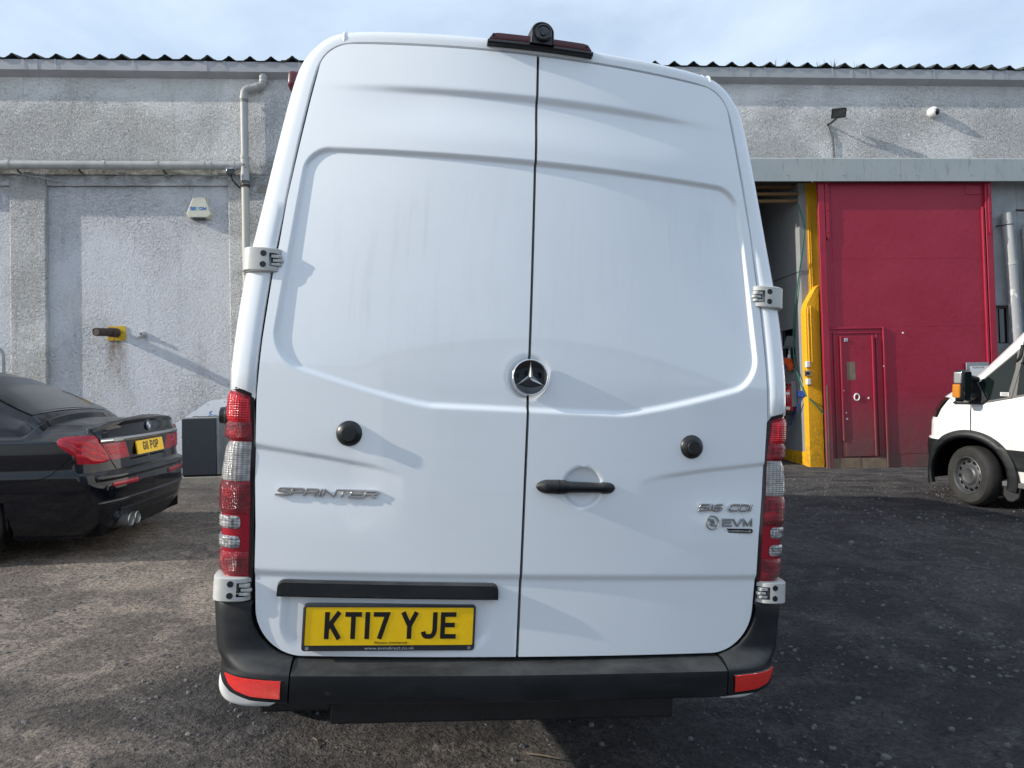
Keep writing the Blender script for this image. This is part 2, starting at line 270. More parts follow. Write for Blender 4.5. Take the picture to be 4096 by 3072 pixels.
# ------------------------------------------------------------------ mesh helpers
class MB:
    def __init__(s): s.v = []; s.f = []; s.m = []; s.mi = 0
    def add(s, vs, fs):
        o = len(s.v); s.v += [tuple(map(float, q)) for q in vs]; s.f += [tuple(o + i for i in q) for q in fs]; s.m += [s.mi] * len(fs); return s
    def box(s, a, b):
        (x0, y0, z0), (x1, y1, z1) = a, b
        x0, x1 = sorted((x0, x1)); y0, y1 = sorted((y0, y1)); z0, z1 = sorted((z0, z1))
        return s.add([(x0, y0, z0), (x1, y0, z0), (x1, y1, z0), (x0, y1, z0), (x0, y0, z1), (x1, y0, z1), (x1, y1, z1), (x0, y1, z1)],
                     [(0, 3, 2, 1), (4, 5, 6, 7), (0, 1, 5, 4), (1, 2, 6, 5), (2, 3, 7, 6), (3, 0, 4, 7)])
    def grid(s, P, closed=False, keep=None):
        P = np.asarray(P); n, k = P.shape[:2]; fs = []
        for i in range(n - 1):
            for j in range(k if closed else k - 1):
                if keep is not None and not keep[i, j]: continue
                j2 = (j + 1) % k; fs.append((i * k + j, i * k + j2, (i + 1) * k + j2, (i + 1) * k + j))
        return s.add(P.reshape(-1, 3), fs)
    def prism(s, poly, d0, d1, ax=1):
        """poly of (a, b) extruded along axis ax between d0 and d1"""
        def p3(q, d): return (d, q[0], q[1]) if ax == 0 else (q[0], d, q[1]) if ax == 1 else (q[0], q[1], d)
        n = len(poly); vs = [p3(q, d0) for q in poly] + [p3(q, d1) for q in poly]
        return s.add(vs, [tuple(range(n)), tuple(range(2 * n - 1, n - 1, -1))] + [(i, i + n, (i + 1) % n + n, (i + 1) % n) for i in range(n)])
    def tube(s, pts, r, n=10, caps=True):
        pts = [Vector(p) for p in pts]; rs = r if isinstance(r, (list, tuple)) else [r] * len(pts); rings = []; prev = None
        for i, p in enumerate(pts):
            d = (pts[min(i + 1, len(pts) - 1)] - pts[max(i - 1, 0)]).normalized()
            if prev is None: a = d.orthogonal().normalized()
            else: a = (prev - d * prev.dot(d)).normalized()
            prev = a; bb = d.cross(a)
            rings.append([p + (a * math.cos(q) + bb * math.sin(q)) * rs[i] for q in np.linspace(0, 2 * math.pi, n, endpoint=False)])
        o = len(s.v); s.grid(np.array([[tuple(q) for q in g] for g in rings]), closed=True)
        if caps: s.add([tuple(q) for q in rings[0]], [tuple(range(n))[::-1]]); s.add([tuple(q) for q in rings[-1]], [tuple(range(n))])
        return s
    def lathe(s, prof, org, axis, n=28):
        """prof of (radius, distance along axis)"""
        a = Vector(axis).normalized(); e = a.orthogonal().normalized(); g = a.cross(e); org = Vector(org)
        P = [[tuple(org + a * h + (e * math.cos(q) + g * math.sin(q)) * max(r, 1e-5)) for q in np.linspace(0, 2 * math.pi, n, endpoint=False)] for r, h in prof]
        return s.grid(np.array(P), closed=True)
    def build(s, name, mt, parent=None, smooth=False, bevel=0, loc=None, seg=2, ang=32):
        me = bpy.data.meshes.new(name); me.from_pydata(s.v, [], s.f)
        mts = mt if isinstance(mt, (list, tuple)) else [mt]
        for q in mts: me.materials.append(MATS[q])
        if len(mts) > 1: me.polygons.foreach_set('material_index', s.m)
        bm = bmesh.new(); bm.from_mesh(me)
        bmesh.ops.remove_doubles(bm, verts=bm.verts, dist=1e-5)
        if bevel:
            es = [e for e in bm.edges if len(e.link_faces) == 2 and e.calc_face_angle(0) > R(25)]
            nf = set(bmesh.ops.bevel(bm, geom=es, offset=bevel, segments=seg, affect='EDGES', profile=0.6)['faces'])
            for fc in bm.faces: fc.smooth = fc in nf
        bmesh.ops.recalc_face_normals(bm, faces=bm.faces)
        bm.to_mesh(me); bm.free()
        if bevel and not smooth: pass
        elif smooth:
            me.polygons.foreach_set('use_smooth', [True] * len(me.polygons))
            try: me.set_sharp_from_angle(angle=R(ang))
            except Exception: pass
        o = bpy.data.objects.new(name, me); COL.objects.link(o)
        if parent: o.parent = parent
        if loc: o.location = loc
        return o
def tag(o, label=None, cat=None, group=None, kind=None):
    for k, q in (('label', label), ('category', cat), ('group', group), ('kind', kind)):
        if q: o[k] = q
    return o
def thing(name, label, cat, M=None, group=None):
    o = bpy.data.objects.new(name, None); COL.objects.link(o); o.empty_display_size = 0.2
    if M is not None: o.matrix_world = M
    return tag(o, label, cat, group)
def frameM(x, y, z, o): return Matrix(((x[0], y[0], z[0], o[0]), (x[1], y[1], z[1], o[1]), (x[2], y[2], z[2], o[2]), (0, 0, 0, 1)))
def chaikin(P, n=3):
    P = np.asarray(P, float)
    for _ in range(n):
        q = np.empty((2 * len(P) - 2, P.shape[1])); q[0::2] = 0.75 * P[:-1] + 0.25 * P[1:]; q[1::2] = 0.25 * P[:-1] + 0.75 * P[1:]
        P = np.vstack([P[:1], q, P[-1:]])
    return P
def ss(a, b, x): q = np.clip((np.asarray(x, float) - a) / (b - a), 0, 1); return q * q * (3 - 2 * q)
def lerp_table(T, x): T = np.array(T); return np.interp(x, T[:, 0], T[:, 1])
def circ(cx, cy, r, n=24, a0=0, a1=2 * math.pi): return [(cx + r * math.cos(q), cy + r * math.sin(q)) for q in np.linspace(a0, a1, n, endpoint=(a1 - a0 < 6.28))]
def rrect(x0, y0, x1, y1, r, n=5):
    out = []
    for cx, cy, a in ((x1 - r, y1 - r, 0), (x0 + r, y1 - r, 90), (x0 + r, y0 + r, 180), (x1 - r, y0 + r, 270)):
        out += [(cx + r * math.cos(R(a + 90 * i / n)), cy + r * math.sin(R(a + 90 * i / n))) for i in range(n + 1)]
    return out

# lettering: strokes with mitred joints, or the built-in font turned to mesh
def arcp(cx, cy, rx, ry, a0, a1, n=7): return [(cx + rx * math.cos(R(a)), cy + ry * math.sin(R(a))) for a in np.linspace(a0, a1, n)]
GL = {
 'K': [[(0, -.11), (0, 1.11)], [(0, .34), (1.0, 1.11)], [(.3, .57), (1.05, -.11)]],
 'T': [[(-.19, 1), (1.19, 1)], [(.5, 1), (.5, -.11)]], '1': [[(.5, -.11), (.5, 1.11)]], 'I': [[(.5, -.11), (.5, 1.11)]],
 '7': [[(-.19, 1), (.98, 1), (.36, -.11)]],
 'Y': [[(-.08, 1.11), (.5, .48), (.5, -.11)], [(1.08, 1.11), (.5, .48)]],
 'J': [[(1, 1.11)] + arcp(.62, .34, .38, .34, 0, -90) + arcp(.3, .30, .3, .30, -95, -165, 4)],
 'E': [[(1.15, 1), (0, 1), (0, 0), (1.17, 0)], [(0, .52), (1.05, .52)]],
 'G': [arcp(.5, .68, .5, .32, 12, 180) + arcp(.5, .30, .5, .30, 180, 360) + [(1, .47), (.55, .47)]],
 'P': [[(0, -.11), (0, 1), (.62, 1)] + arcp(.68, .73, .32, .27, 80, -80) + [(.62, .46), (0, .46)]],
 'O': [arcp(.5, .64, .5, .36, 0, 180, 9) + arcp(.5, .36, .5, .36, 180, 360, 9) + [(1, .64)]],
 'S': [[(1.1, 1), (.25, 1)] + arcp(.25, .76, .27, .24, 95, 265, 6) + [(.78, .52)] + arcp(.78, .26, .26, .26, 85, -85, 6) + [(-.1, 0)]],
 'R': [[(0, -.11), (0, 1), (.72, 1)] + arcp(.76, .76, .26, .24, 80, -80) + [(.7, .52), (0, .52)], [(.62, .5), (1.0, -.11)]],
 'N': [[(0, -.11), (0, .98), (1, .02), (1, 1.11)]],
 '5': [[(1.05, 1), (.05, 1), (.0, .56), (.72, .56)] + arcp(.74, .28, .28, .28, 80, -85, 6) + [(-.05, 0)]],
 '6': [[(1.0, 1), (.35, 1)] + arcp(.35, .66, .35, .34, 95, 180, 5) + arcp(.3, .28, .3, .28, 180, 275, 5) + [(.75, 0)] + arcp(.75, .28, .27, .28, -85, 85, 6) + [(.02, .56)]],
 'C': [[(1.05, 1), (.35, 1)] + arcp(.35, .66, .35, .34, 95, 180, 5) + arcp(.35, .34, .35, .34, 180, 265, 5) + [(1.0, 0)]],
 'D': [[(0, 0), (0, 1), (.6, 1)] + arcp(.62, .64, .4, .36, 85, 0, 5) + arcp(.62, .36, .4, .36, 0, -85, 5) + [(0, 0)]],
 'i': [[(.5, -.11), (.5, .72)], [(.5, .86), (.5, 1.11)]],
 'V': [[(-.08, 1.11), (.46, -.02), (.54, -.02), (1.08, 1.11)]],
 'M': [[(0, -.11), (0, 1), (.5, .12), (1, 1), (1, -.11)]], 'W': [[(-.1, 1.1), (.22, .05), (.5, .9), (.78, .05), (1.1, 1.1)]],
}
def stroke_poly(mb, pts, w, f, d0, d1):
    """strip of width w along pts (2D), mitred; f maps (a, b, d) to 3D"""
    P = [np.array(q, float) for q in pts]; k = [0]
    P = [P[0]] + [q for p, q in zip(P[:-1], P[1:]) if np.linalg.norm(q - p) > 1e-7]
    n = len(P); Lf, Rt = [], []
    for i in range(n):
        d1_ = P[i] - P[i - 1] if i else P[1] - P[0]; d2_ = P[i + 1] - P[i] if i < n - 1 else P[i] - P[i - 1]
        d1_ = d1_ / np.linalg.norm(d1_); d2_ = d2_ / np.linalg.norm(d2_)
        n1_ = np.array([-d1_[1], d1_[0]]); n2_ = np.array([-d2_[1], d2_[0]]); mm = n1_ + n2_
        if np.linalg.norm(mm) < 0.2: mm = n1_
        mm = mm / np.linalg.norm(mm); sc = min(1.0 / max(mm @ n1_, 0.35), 2.2)
        Lf.append(P[i] + mm * w / 2 * sc); Rt.append(P[i] - mm * w / 2 * sc)
    vs = [f(*q, d1) for q in Lf] + [f(*q, d1) for q in Rt] + [f(*q, d0) for q in Lf] + [f(*q, d0) for q in Rt]
    fs = []
    for i in range(n - 1):
        fs += [(i, i + 1, n + i + 1, n + i), (2 * n + i, 3 * n + i, 3 * n + i + 1, 2 * n + i + 1), (i, 2 * n + i, 2 * n + i + 1, i + 1), (n + i, n + i + 1, 3 * n + i + 1, 3 * n + i)]
    fs += [(0, n, 3 * n, 2 * n), (n - 1, 3 * n - 1, 4 * n - 1, 2 * n - 1)]
    mb.add(vs, fs)
def glyphs(mb, text, x0, z0, cw, ch, sw, gap, f, d0, d1, space=None, shear=0.0, iw=None):
    x = x0; jit = 0
    for c in text:
        if c == ' ': x += space or cw; continue
        w_ = (iw or sw) if c in '1Ii' else cw
        for st in GL[c]:
            pts = []
            for (a, b_) in st:
                zz = sw / 2 + b_ * (ch - sw); zz = min(max(zz, 0.0), ch)
                xx = (w_ / 2 + (a - .5) * 0) if c in '1Ii' else sw / 2 + a * (cw - sw)
                pts.append((x + xx + shear * zz, z0 + zz))
            jit += 1
            stroke_poly(mb, pts, sw, f, d0, d1 + 0.00006 * (jit % 5) * (1 if d1 > d0 else -1))
        x += w_ + gap
    return x - gap
def font_mesh(text, size, extr=0.0):
    c = bpy.data.curves.new('lettering', 'FONT'); c.body = text; c.size = size; c.extrude = extr; c.resolution_u = 2; c.align_x = 'CENTER'; c.align_y = 'CENTER'
    o = bpy.data.objects.new('lettering', c); COL.objects.link(o); dg = bpy.context.evaluated_depsgraph_get()
    me = bpy.data.meshes.new_from_object(o.evaluated_get(dg)); bpy.data.objects.remove(o); return me
def font_obj(name, text, size, width, mt, parent, M, extr=0.0004):
    me = font_mesh(text, size, extr); xs = [q.co.x for q in me.vertices]; sc = width / (max(xs) - min(xs)) if width else 1.0
    for q in me.vertices: q.co.x *= sc
    me.materials.clear(); me.materials.append(MATS[mt]); me.name = name
    o = bpy.data.objects.new(name, me); COL.objects.link(o); o.parent = parent; o.matrix_local = M; return o

# ------------------------------------------------------------------ ground
def hash_noise(x, y, s, seed):
    x = x * s + seed * 17.3; y = y * s + seed * 9.1
    xi, yi = np.floor(x).astype(int), np.floor(y).astype(int); xf, yf = x - xi, y - yi
    h_ = lambda a, b_: np.modf(np.abs(np.sin(a * 127.1 + b_ * 311.7 + seed) * 43758.5453))[0]
    u, w_ = xf * xf * (3 - 2 * xf), yf * yf * (3 - 2 * yf)
    return (h_(xi, yi) * (1 - u) + h_(xi + 1, yi) * u) * (1 - w_) + (h_(xi, yi + 1) * (1 - u) + h_(xi + 1, yi + 1) * u) * w_ - 0.5
def plane_z(x, y): return -0.13 + 0.0509 * np.clip(y, -4, 14) - 0.024 * np.clip(x, -14, 16)
def ground_z(x, y):
    x = np.asarray(x, float); y = np.asarray(y, float)
    z = plane_z(x, y) - 0.075 * np.exp(-(((x - 0.75) / 1.1) ** 2 + ((y - 3.7) / 1.3) ** 2)) - 0.05 * np.exp(-(((x + 1.0) / 0.6) ** 2 + ((y - 3.4) / 0.8) ** 2))
    near = np.exp(-(np.maximum(0, np.hypot(x, y - 5) - 7) / 3) ** 2)
    return z + near * (0.035 * hash_noise(x, y, 0.9, 1) + 0.018 * hash_noise(x, y, 2.6, 2) + 0.010 * hash_noise(x, y, 6, 3) + 0.006 * hash_noise(x, y, 14, 4) + 0.0055 * hash_noise(x, y, 29, 5) * (1 + hash_noise(x, y, 1.1, 9)) + 0.004 * hash_noise(x, y, 47, 6) * (1 + 1.6 * hash_noise(x, y, 0.8, 10))) * ss(10.9, 9.8, y) 
xs = np.concatenate([[-200, -120, -60, -30, -18, -12, -9, -7.5], np.arange(-6.5, -2.6, 0.05), np.arange(-2.6, 4.2, 0.02), np.arange(4.2, 8.01, 0.05), [9, 10.5, 13, 18, 30, 60, 120, 200]])
ys = np.concatenate([[-200, -100, -50, -25, -12, -6, -3, -1, 0.5, 1.4], np.arange(2.0, 2.6, 0.06), np.arange(2.6, 5.6, 0.02), np.arange(5.6, 11.2, 0.05), [12, 14, 18, 30, 60, 120, 200]])
X, Y = np.meshgrid(xs, ys)
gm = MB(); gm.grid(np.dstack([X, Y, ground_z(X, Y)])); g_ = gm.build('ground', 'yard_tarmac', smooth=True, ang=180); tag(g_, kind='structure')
# loose stones
def stone(mb, x, y, r):
    z = float(ground_z(x, y)); a = rng.uniform(0, 6.28); e = rng.uniform(0.6, 1.0); h_ = r * rng.uniform(0.6, 1.15)
    base = [(math.cos(a + k * 1.2566), math.sin(a + k * 1.2566)) for k in range(5)]
    j = rng.uniform(0.55, 1.3, 12)
    vs = [(x + r * bx * j[k], y + r * e * by * j[k], z - 0.3 * h_) for k, (bx, by) in enumerate(base)] + [(x + 0.75 * r * bx * j[k + 5], y + 0.75 * r * e * by * j[k + 5], z + 0.55 * h_ * j[k]) for k, (bx, by) in enumerate(base)] + [(x, y, z + h_ * 0.8)]
    mb.add(vs, [(k, (k + 1) % 5, 5 + (k + 1) % 5, 5 + k) for k in range(5)] + [(5 + k, 5 + (k + 1) % 5, 10) for k in range(5)])
sm = MB(); cnt = 0
while cnt < 15000:
    x = rng.uniform(-6.5, 8); y = 2.3 + 8.5 * rng.random() ** 1.6
    dens = 0.25 + (0.75 if x > 0.9 else 0.25) * float(ss(-0.05, 0.15, hash_noise(np.array(x), np.array(y), 1.3, 8)))
    if rng.random() > dens: continue
    r = 0.0045 * (1 + rng.pareto(2.0)); r = min(r, 0.017)
    stone(sm, x, y, r); cnt += 1
for (x, y, r) in ((1.55, 3.05, .026), (1.7, 3.6, .024), (2.35, 3.9, .022), (2.9, 4.4, .026), (1.95, 3.25, .022), (2.1, 3.1, .021), (3.4, 5.1, .028), (4.0, 6.2, .032), (2.0, 2.95, .018), (2.55, 3.3, .019), (3.1, 6.6, .034), (4.3, 7.6, .03), (1.62, 4.2, .02), (1.55, 4.55, .024)): stone(sm, x, y, r)
tag(sm.build('gravel', 'stone_grey'), kind='stuff')

# ================================================================== the white van seen from behind
# van frame: x right, y forward, z up from the bottom of the rear doors
VM = Matrix(((0.9854, -0.1562, 0.0679, -0.0036), (0.1549, 0.9876, 0.0246, 2.2699), (-0.0709, -0.0137, 0.9974, 0.6937), (0, 0, 0, 1)))
van = thing('panel_van', 'big white panel van seen from behind, yellow plate KT17 YJE, two closed rear doors', 'van', VM)
def dc(z): return 0.10 * np.maximum(0, (np.asarray(z, float) - .85) / 1.16) ** 1.5
def dk(z): return .055 + .12 * np.clip((np.asarray(z, float) - .9) / 1.1, 0, 1)
def dy0(x, z): return dc(z) + dk(z) * np.asarray(x, float) ** 2
def roundmin(a, b, r):
    a = np.asarray(a, float); b = np.asarray(b, float)
    q = r - np.hypot(np.maximum(r - a, 0), np.maximum(r - b, 0)); return np.where((a < r) & (b < r), q, np.minimum(a, b))
def door_y(x, z):
    x = np.asarray(x, float); z = np.asarray(z, float); ax = np.abs(x); y = dy0(x, z)
    zb = .782 + .108 * np.maximum(0, (ax - .31) / .44) ** 1.25
    xs_ = .812 - (z - 1.0) * .088
    sd = roundmin(1.627 - z, xs_ - ax, .085); sd = roundmin(sd, (z - zb) * .97, .10)
    y = y + .0125 * ss(0, .016, sd)                                        # blank window panel pressed in
    fd = ss(.76, .35, ax); y = y + .013 * fd * ss(1.862, 1.832, z) * ss(1.66, 1.82, z)   # upper swage
    zm = np.interp(ax, [.36, .40, .475, .63, .84], [.530, .573, .592, .617, .643]); fm = ss(.37, .56, ax)
    y = y + .0075 * fm * ss(zm + .004, zm - .010, z) * ss(zm - .26, zm - .05, z)         # side swage running in from the lamps
    y = y + .009 * ss(.266, .242, z)                                       # lower fold
    pd = roundmin(roundmin(x + .742, -.080 - x, .06), z - .012, .09)
    y = y + np.where(x < 0, .008 * ss(0, .035, pd) * ss(.24, .22, z), 0)   # dish round the plate
    r2 = ((x - .191) ** 2 + (z - .547) ** 2) / .066 ** 2
    y = y + .021 * np.sqrt(np.clip(1 - r2, 0, 1)) * ss(1.0, .86, r2) ** .5
    re = np.hypot(x, z - .895); y = y + .006 * ss(.078, .062, re)
    return y
XE = [(0, .815), (.145, .821), (.26, .829), (.396, .834), (.533, .845), (.80, .855), (.97, .850), (1.175, .836), (1.28, .824), (1.443, .8105), (1.627, .787), (1.80, .763), (1.90, .747), (2.02, .728)]
def xedge(z): return np.interp(z, [q[0] for q in XE], [q[1] for q in XE])
GAP = .0075
def make_door(side):
    nu, nv = 190, 330
    us = np.concatenate([np.linspace(0, .8, 100)[:-1], .8 + .2 * np.sin(np.linspace(0, math.pi / 2, nu - 99))]); vs = np.linspace(0, 1, nv)
    P = np.zeros((nv, nu, 3))
    for j, u in enumerate(us):
        # rounded outer corners: lower r .25 x .15, upper r .11 x .09
        xa = u * .82
        zbot = .004 + (.145 * (1 - math.sqrt(max(0, 1 - ((u - .82) / .18) ** 2))) if u > .82 else 0)
        ztop = 2.009 - (.085 * (1 - math.sqrt(max(0, 1 - ((u - .875) / .125) ** 2))) if u > .875 else 0)
        z = zbot + vs * (ztop - zbot); xe = xedge(z) - GAP
        x = .0045 + u * (xe - .0045)
        P[:, j, 0] = side * x; P[:, j, 2] = z
    P[:, :, 1] = door_y(P[:, :, 0], P[:, :, 2])
    # turned edges
    def lip(row): q = row.copy(); q[..., 1] += .028; return q
    P = np.concatenate([lip(P[:1]), P, lip(P[-1:])], 0); P = np.concatenate([lip(P[:, :1]), P, lip(P[:, -1:])], 1)
    mb = MB(); mb.grid(P); o = mb.build('rear_door', 'white_paint', van, smooth=True, ang=50)
    o['label'] = 'left rear door with number plate' if side < 0 else 'right rear door with black handle'
    return o
doorL = make_door(-1); doorR = make_door(1)
sealm = MB()
P = np.array([[(x, dc(z) + .034, z) for x in (-.035, .035)] for z in np.linspace(0, 2.0, 40)]); sealm.grid(P)
sealm.build('door_seal', 'seal_grey', van)

# rear frame, sides and roof
OUT = [(.940, .168), (.945, .18), (.948, .25), (.950, .43), (.948, .80), (.944, 1.0), (.932, 1.19), (.911, 1.32), (.870, 1.62), (.836, 1.86), (.814, 1.945), (.782, 1.998), (.735, 2.046), (.68, 2.066), (.60, 2.073), (.45, 2.075), (.25, 2.074), (0, 2.073)]
GPC = [(.824, .168), (.826, .20), (.829, .25), (.836, .43), (.855, .80), (.849, 1.0), (.835, 1.19), (.820, 1.32), (.788, 1.62), (.755, 1.86), (.738, 1.935), (.712, 1.98), (.675, 2.004), (.635, 2.012), (.57, 2.0145), (.43, 2.0145), (.24, 2.0145), (0, 2.0145)]
GPC_S = [(.70, .0), (.748, .011), (.785, .04), (.810, .094), (.821, .145)] + GPC[1:]
def mirror(C): return [(-a, b) for a, b in C] + [(a, b) for a, b in C[::-1]][1:]
def dens(C, n=2): return chaikin(C, n)
def body_ring(t, yo, sx=1.0, dz=0.0):
    g = dens(GPC); o = dens(OUT); q = g + (o - g) * t
    q = np.vstack([q * [-1, 1], q[::-1][1:]])
    y = dy0(q[:, 0], np.minimum(q[:, 1], 2.03)) + yo
    low = q[:, 1] < .812                                                     # behind the lamps the frame is stepped in
    lim = .902 if t < .9 else .905
    y = np.where(low, y + .035 + .05 * t, y); qx = np.where(low, np.clip(q[:, 0], -lim, lim), q[:, 0])
    return np.column_stack([qx * sx, y, q[:, 1] + dz])
rings = [body_ring(0, .035), body_ring(0, .006), body_ring(.05, -.001), body_ring(.3, -.003), body_ring(.56, -.001), body_ring(.72, .006), body_ring(.82, .016), body_ring(.90, .036), body_ring(.965, .065), body_ring(1.0, .10), body_ring(1.003, .15)]
sr = dens(GPC_S); sr = np.vstack([sr * [-1, 1], sr[::-1][1:]]); cen = np.array([0, 1.0]); sl = MB()
sl.grid(np.array([[(x + (0 - x) * k, float(dy0(x, min(z, 2.03))) + .016, z + (1.0 - z) * k) for x, z in sr] for k in (-.004, .03)])); sl.build('door_seal', 'dark_void', van)
fm = MB(); fm.grid(np.array(rings)); fm.build('rear_frame', 'white_paint', van, smooth=True, ang=60)
O2 = [(.78, -.205), (.85, -.204), (.905, -.192), (.930, -.165), (.938, -.125), (.926, -.06), (.922, .0), (.922, .10), (.928, .15), (.950, .19)] + OUT[2:]
def side_ring(y, sx=1.0, zs=1.0, zmax=None, off=False):
    o = dens(O2, 2); q = np.vstack([o * [-1, 1], o[::-1][1:]])
    yy = np.full(len(q), y) if not off else y + np.maximum(0, dy0(q[:, 0], np.clip(q[:, 1], 0, 2.03)) - .04)
    z = q[:, 1].copy(); z = np.where(z > .9, .9 + (z - .9) * zs, z); qx = q[:, 0] * sx
    if off: qx = np.where((z < .812) & (z > .165), np.clip(qx, -.905, .905) if y < .25 else np.clip(qx, -.951, .951), qx)
    return np.column_stack([qx, yy, z])
def lip_ring(kx, dy, dz):
    q = side_ring(.185, 1.004, off=True).copy(); lo_ = q[:, 2] < .165
    q[:, 1] += dy; q[:, 0] *= np.where(lo_, kx, .97); q[:, 2] = np.where(lo_, q[:, 2] + dz, np.minimum(q[:, 2], 2.05)); return q
sm_ = MB(); sm_.grid(np.array([lip_ring(.86, -.010, .05), lip_ring(.975, -.016, .012), lip_ring(.993, -.010, .003), side_ring(.185, 1.004, off=True), side_ring(.30, 1.012, off=True), side_ring(.6, 1.02), side_ring(1.2, 1.025), side_ring(3, 1.03), side_ring(5.0, 1.03), side_ring(5.35, 1.02, .96), side_ring(5.75, 1.01, .62), side_ring(6.1, .99, .22), side_ring(6.55, .96, .08), side_ring(6.8, .90, .02)]))
q = side_ring(6.85, .82, .0); sm_.add(q, [tuple(range(len(q)))])
sm_.build('body', 'white_paint_plain', van, smooth=True, ang=60)
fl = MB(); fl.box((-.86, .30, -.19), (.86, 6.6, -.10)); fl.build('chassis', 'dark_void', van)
for s in (-1, 1):
    sp = MB()
    for dx in (-.012, .012):
        P = [[(s * (.648 + dx + w_), float(dy0(.65, 2.01)) + yy, zz) for w_ in (-.005, 0, .005)] for yy, zz in ((.014, 2.016), (.010, 2.03), (.016, 2.05), (.038, 2.066), (.075, 2.075))]
        P = np.array(P); P[:, 1, 1] -= .004; P[:, 1, 2] += .002; sp.grid(P - np.array([0, .0095, 0]))
    sp.build('roof_joint', 'white_paint', van, smooth=True)

# tail lamps
def lamp_x(z): return np.interp(z, [.22, .243, .32, .434, .54, .63, .652, .668, .83], [.930, .940, .949, .954, .956, .947, .940, .950, .948])
def lamp_pt(s, u, z, off=0.0):
    """u 0..1 from the inner edge round the corner to the side"""
    xi = float(np.interp(z, [.2, .30, .533, .65, .80], [.833, .837, .847, .849, .863])); xo = float(lamp_x(z)); y0 = float(dy0(.85, z))
    w_ = xo - xi; C = [(xi, y0 + .006), (xi + .3 * w_, y0 + .001), (xi + .58 * w_, y0 + .005), (xi + .82 * w_, y0 + .024), (xi + .97 * w_, y0 + .06), (xi + 1.02 * w_, y0 + .12), (xi + 1.0 * w_, y0 + .20)]
    C = chaikin(C, 2); t_ = u * (len(C) - 1); i = min(int(t_), len(C) - 2); p = C[i] + (C[i + 1] - C[i]) * (t_ - i)
    d = C[i + 1] - C[i]; d = d / np.linalg.norm(d); n_ = np.array([d[1], -d[0]])
    p = p + n_ * off
    return (s * p[0], p[1], z)
def lamp_top(u): return .798 + .030 * min(1, u * 1.6)
def make_lamp(s):
    hs = MB(); us = np.linspace(0, 1, 22)
    P = [[lamp_pt(s, u, .236 + v * (lamp_top(u) - .236), -.006) for u in us] for v in np.linspace(0, 1, 40)]
    hs.grid(np.array(P)); base = hs.build('tail_lamp', 'red_band', van, smooth=True)
    base['label'] = ('left' if s < 0 else 'right') + ' tail lamp'
    rim = MB()
    inner = [lamp_pt(s, 0, z, -.010) for z in np.linspace(.232, .80, 20)]
    rim.grid(np.array([[(p[0] - s * .009, p[1] + .03, p[2]) for p in inner], [(p[0] - s * .007, p[1] - .002, p[2]) for p in inner], [(p[0] + s * .004, p[1] - .006, p[2]) for p in inner], [(p[0] + s * .007, p[1] + .01, p[2]) for p in inner]]))
    top = [lamp_pt(s, u, lamp_top(u) + .004, -.004) for u in us]
    rim.grid(np.array([[(p[0], p[1] + .004, p[2] + .007) for p in top], [(p[0], p[1] - .004, p[2]) for p in top], [(p[0], p[1] - .003, p[2] - .012) for p in top]]))
    rim.build('lamp_rim', 'black_gloss', base, smooth=True)
    def piece(nm, z0, z1, mt, u0=.07, u1=1.0, off=.001, rnd=0.0, notch=False):
        mb = MB(); nu, nz = 26, 14; P = []
        for v in np.linspace(0, 1, nz):
            row = []
            for u in np.linspace(0, 1, nu):
                uu = u0 + u * (u1 - u0); zt = z1 if not callable(z1) else z1(uu); z = z0 + v * (zt - z0)
                if rnd:                                                       # rounded inner end
                    e = abs(v - .5) * 2; uu = u0 + rnd * (1 - math.sqrt(max(0, 1 - e ** 2.6))) + u * (u1 - u0 - rnd * (1 - math.sqrt(max(0, 1 - e ** 2.6))))
                edge = min(u * 6, v * 6, (1 - v) * 6, 1)
                row.append(lamp_pt(s, uu, z, off * edge - .0035 * (1 - edge)))
            P.append(row)
        mb.grid(np.array(P)); return mb.build(nm, mt, base, smooth=True)
    piece('top_grid_lens', .712, lambda u: lamp_top(u) - .020, 'red_lens_bright', .10, .99, .003)
    piece('red_lens', .655, .712, 'red_lens', .06, 1.0, .0025)
    piece('clear_lens', .531, .652, 'clear_lens', .08, .99, .0005)
    piece('red_lens', .430, .529, 'red_lens', .06, 1.0, .003)
    piece('reversing_lens', .385, .424, 'clear_lens_small', .20, .97, .0015, .06)
    piece('reversing_lens', .325, .363, 'clear_lens_small', .20, .97, .0015, .06)
    piece('red_lens', .245, .316, 'red_lens', .08, 1.0, .0025)
make_lamp(-1); make_lamp(1)

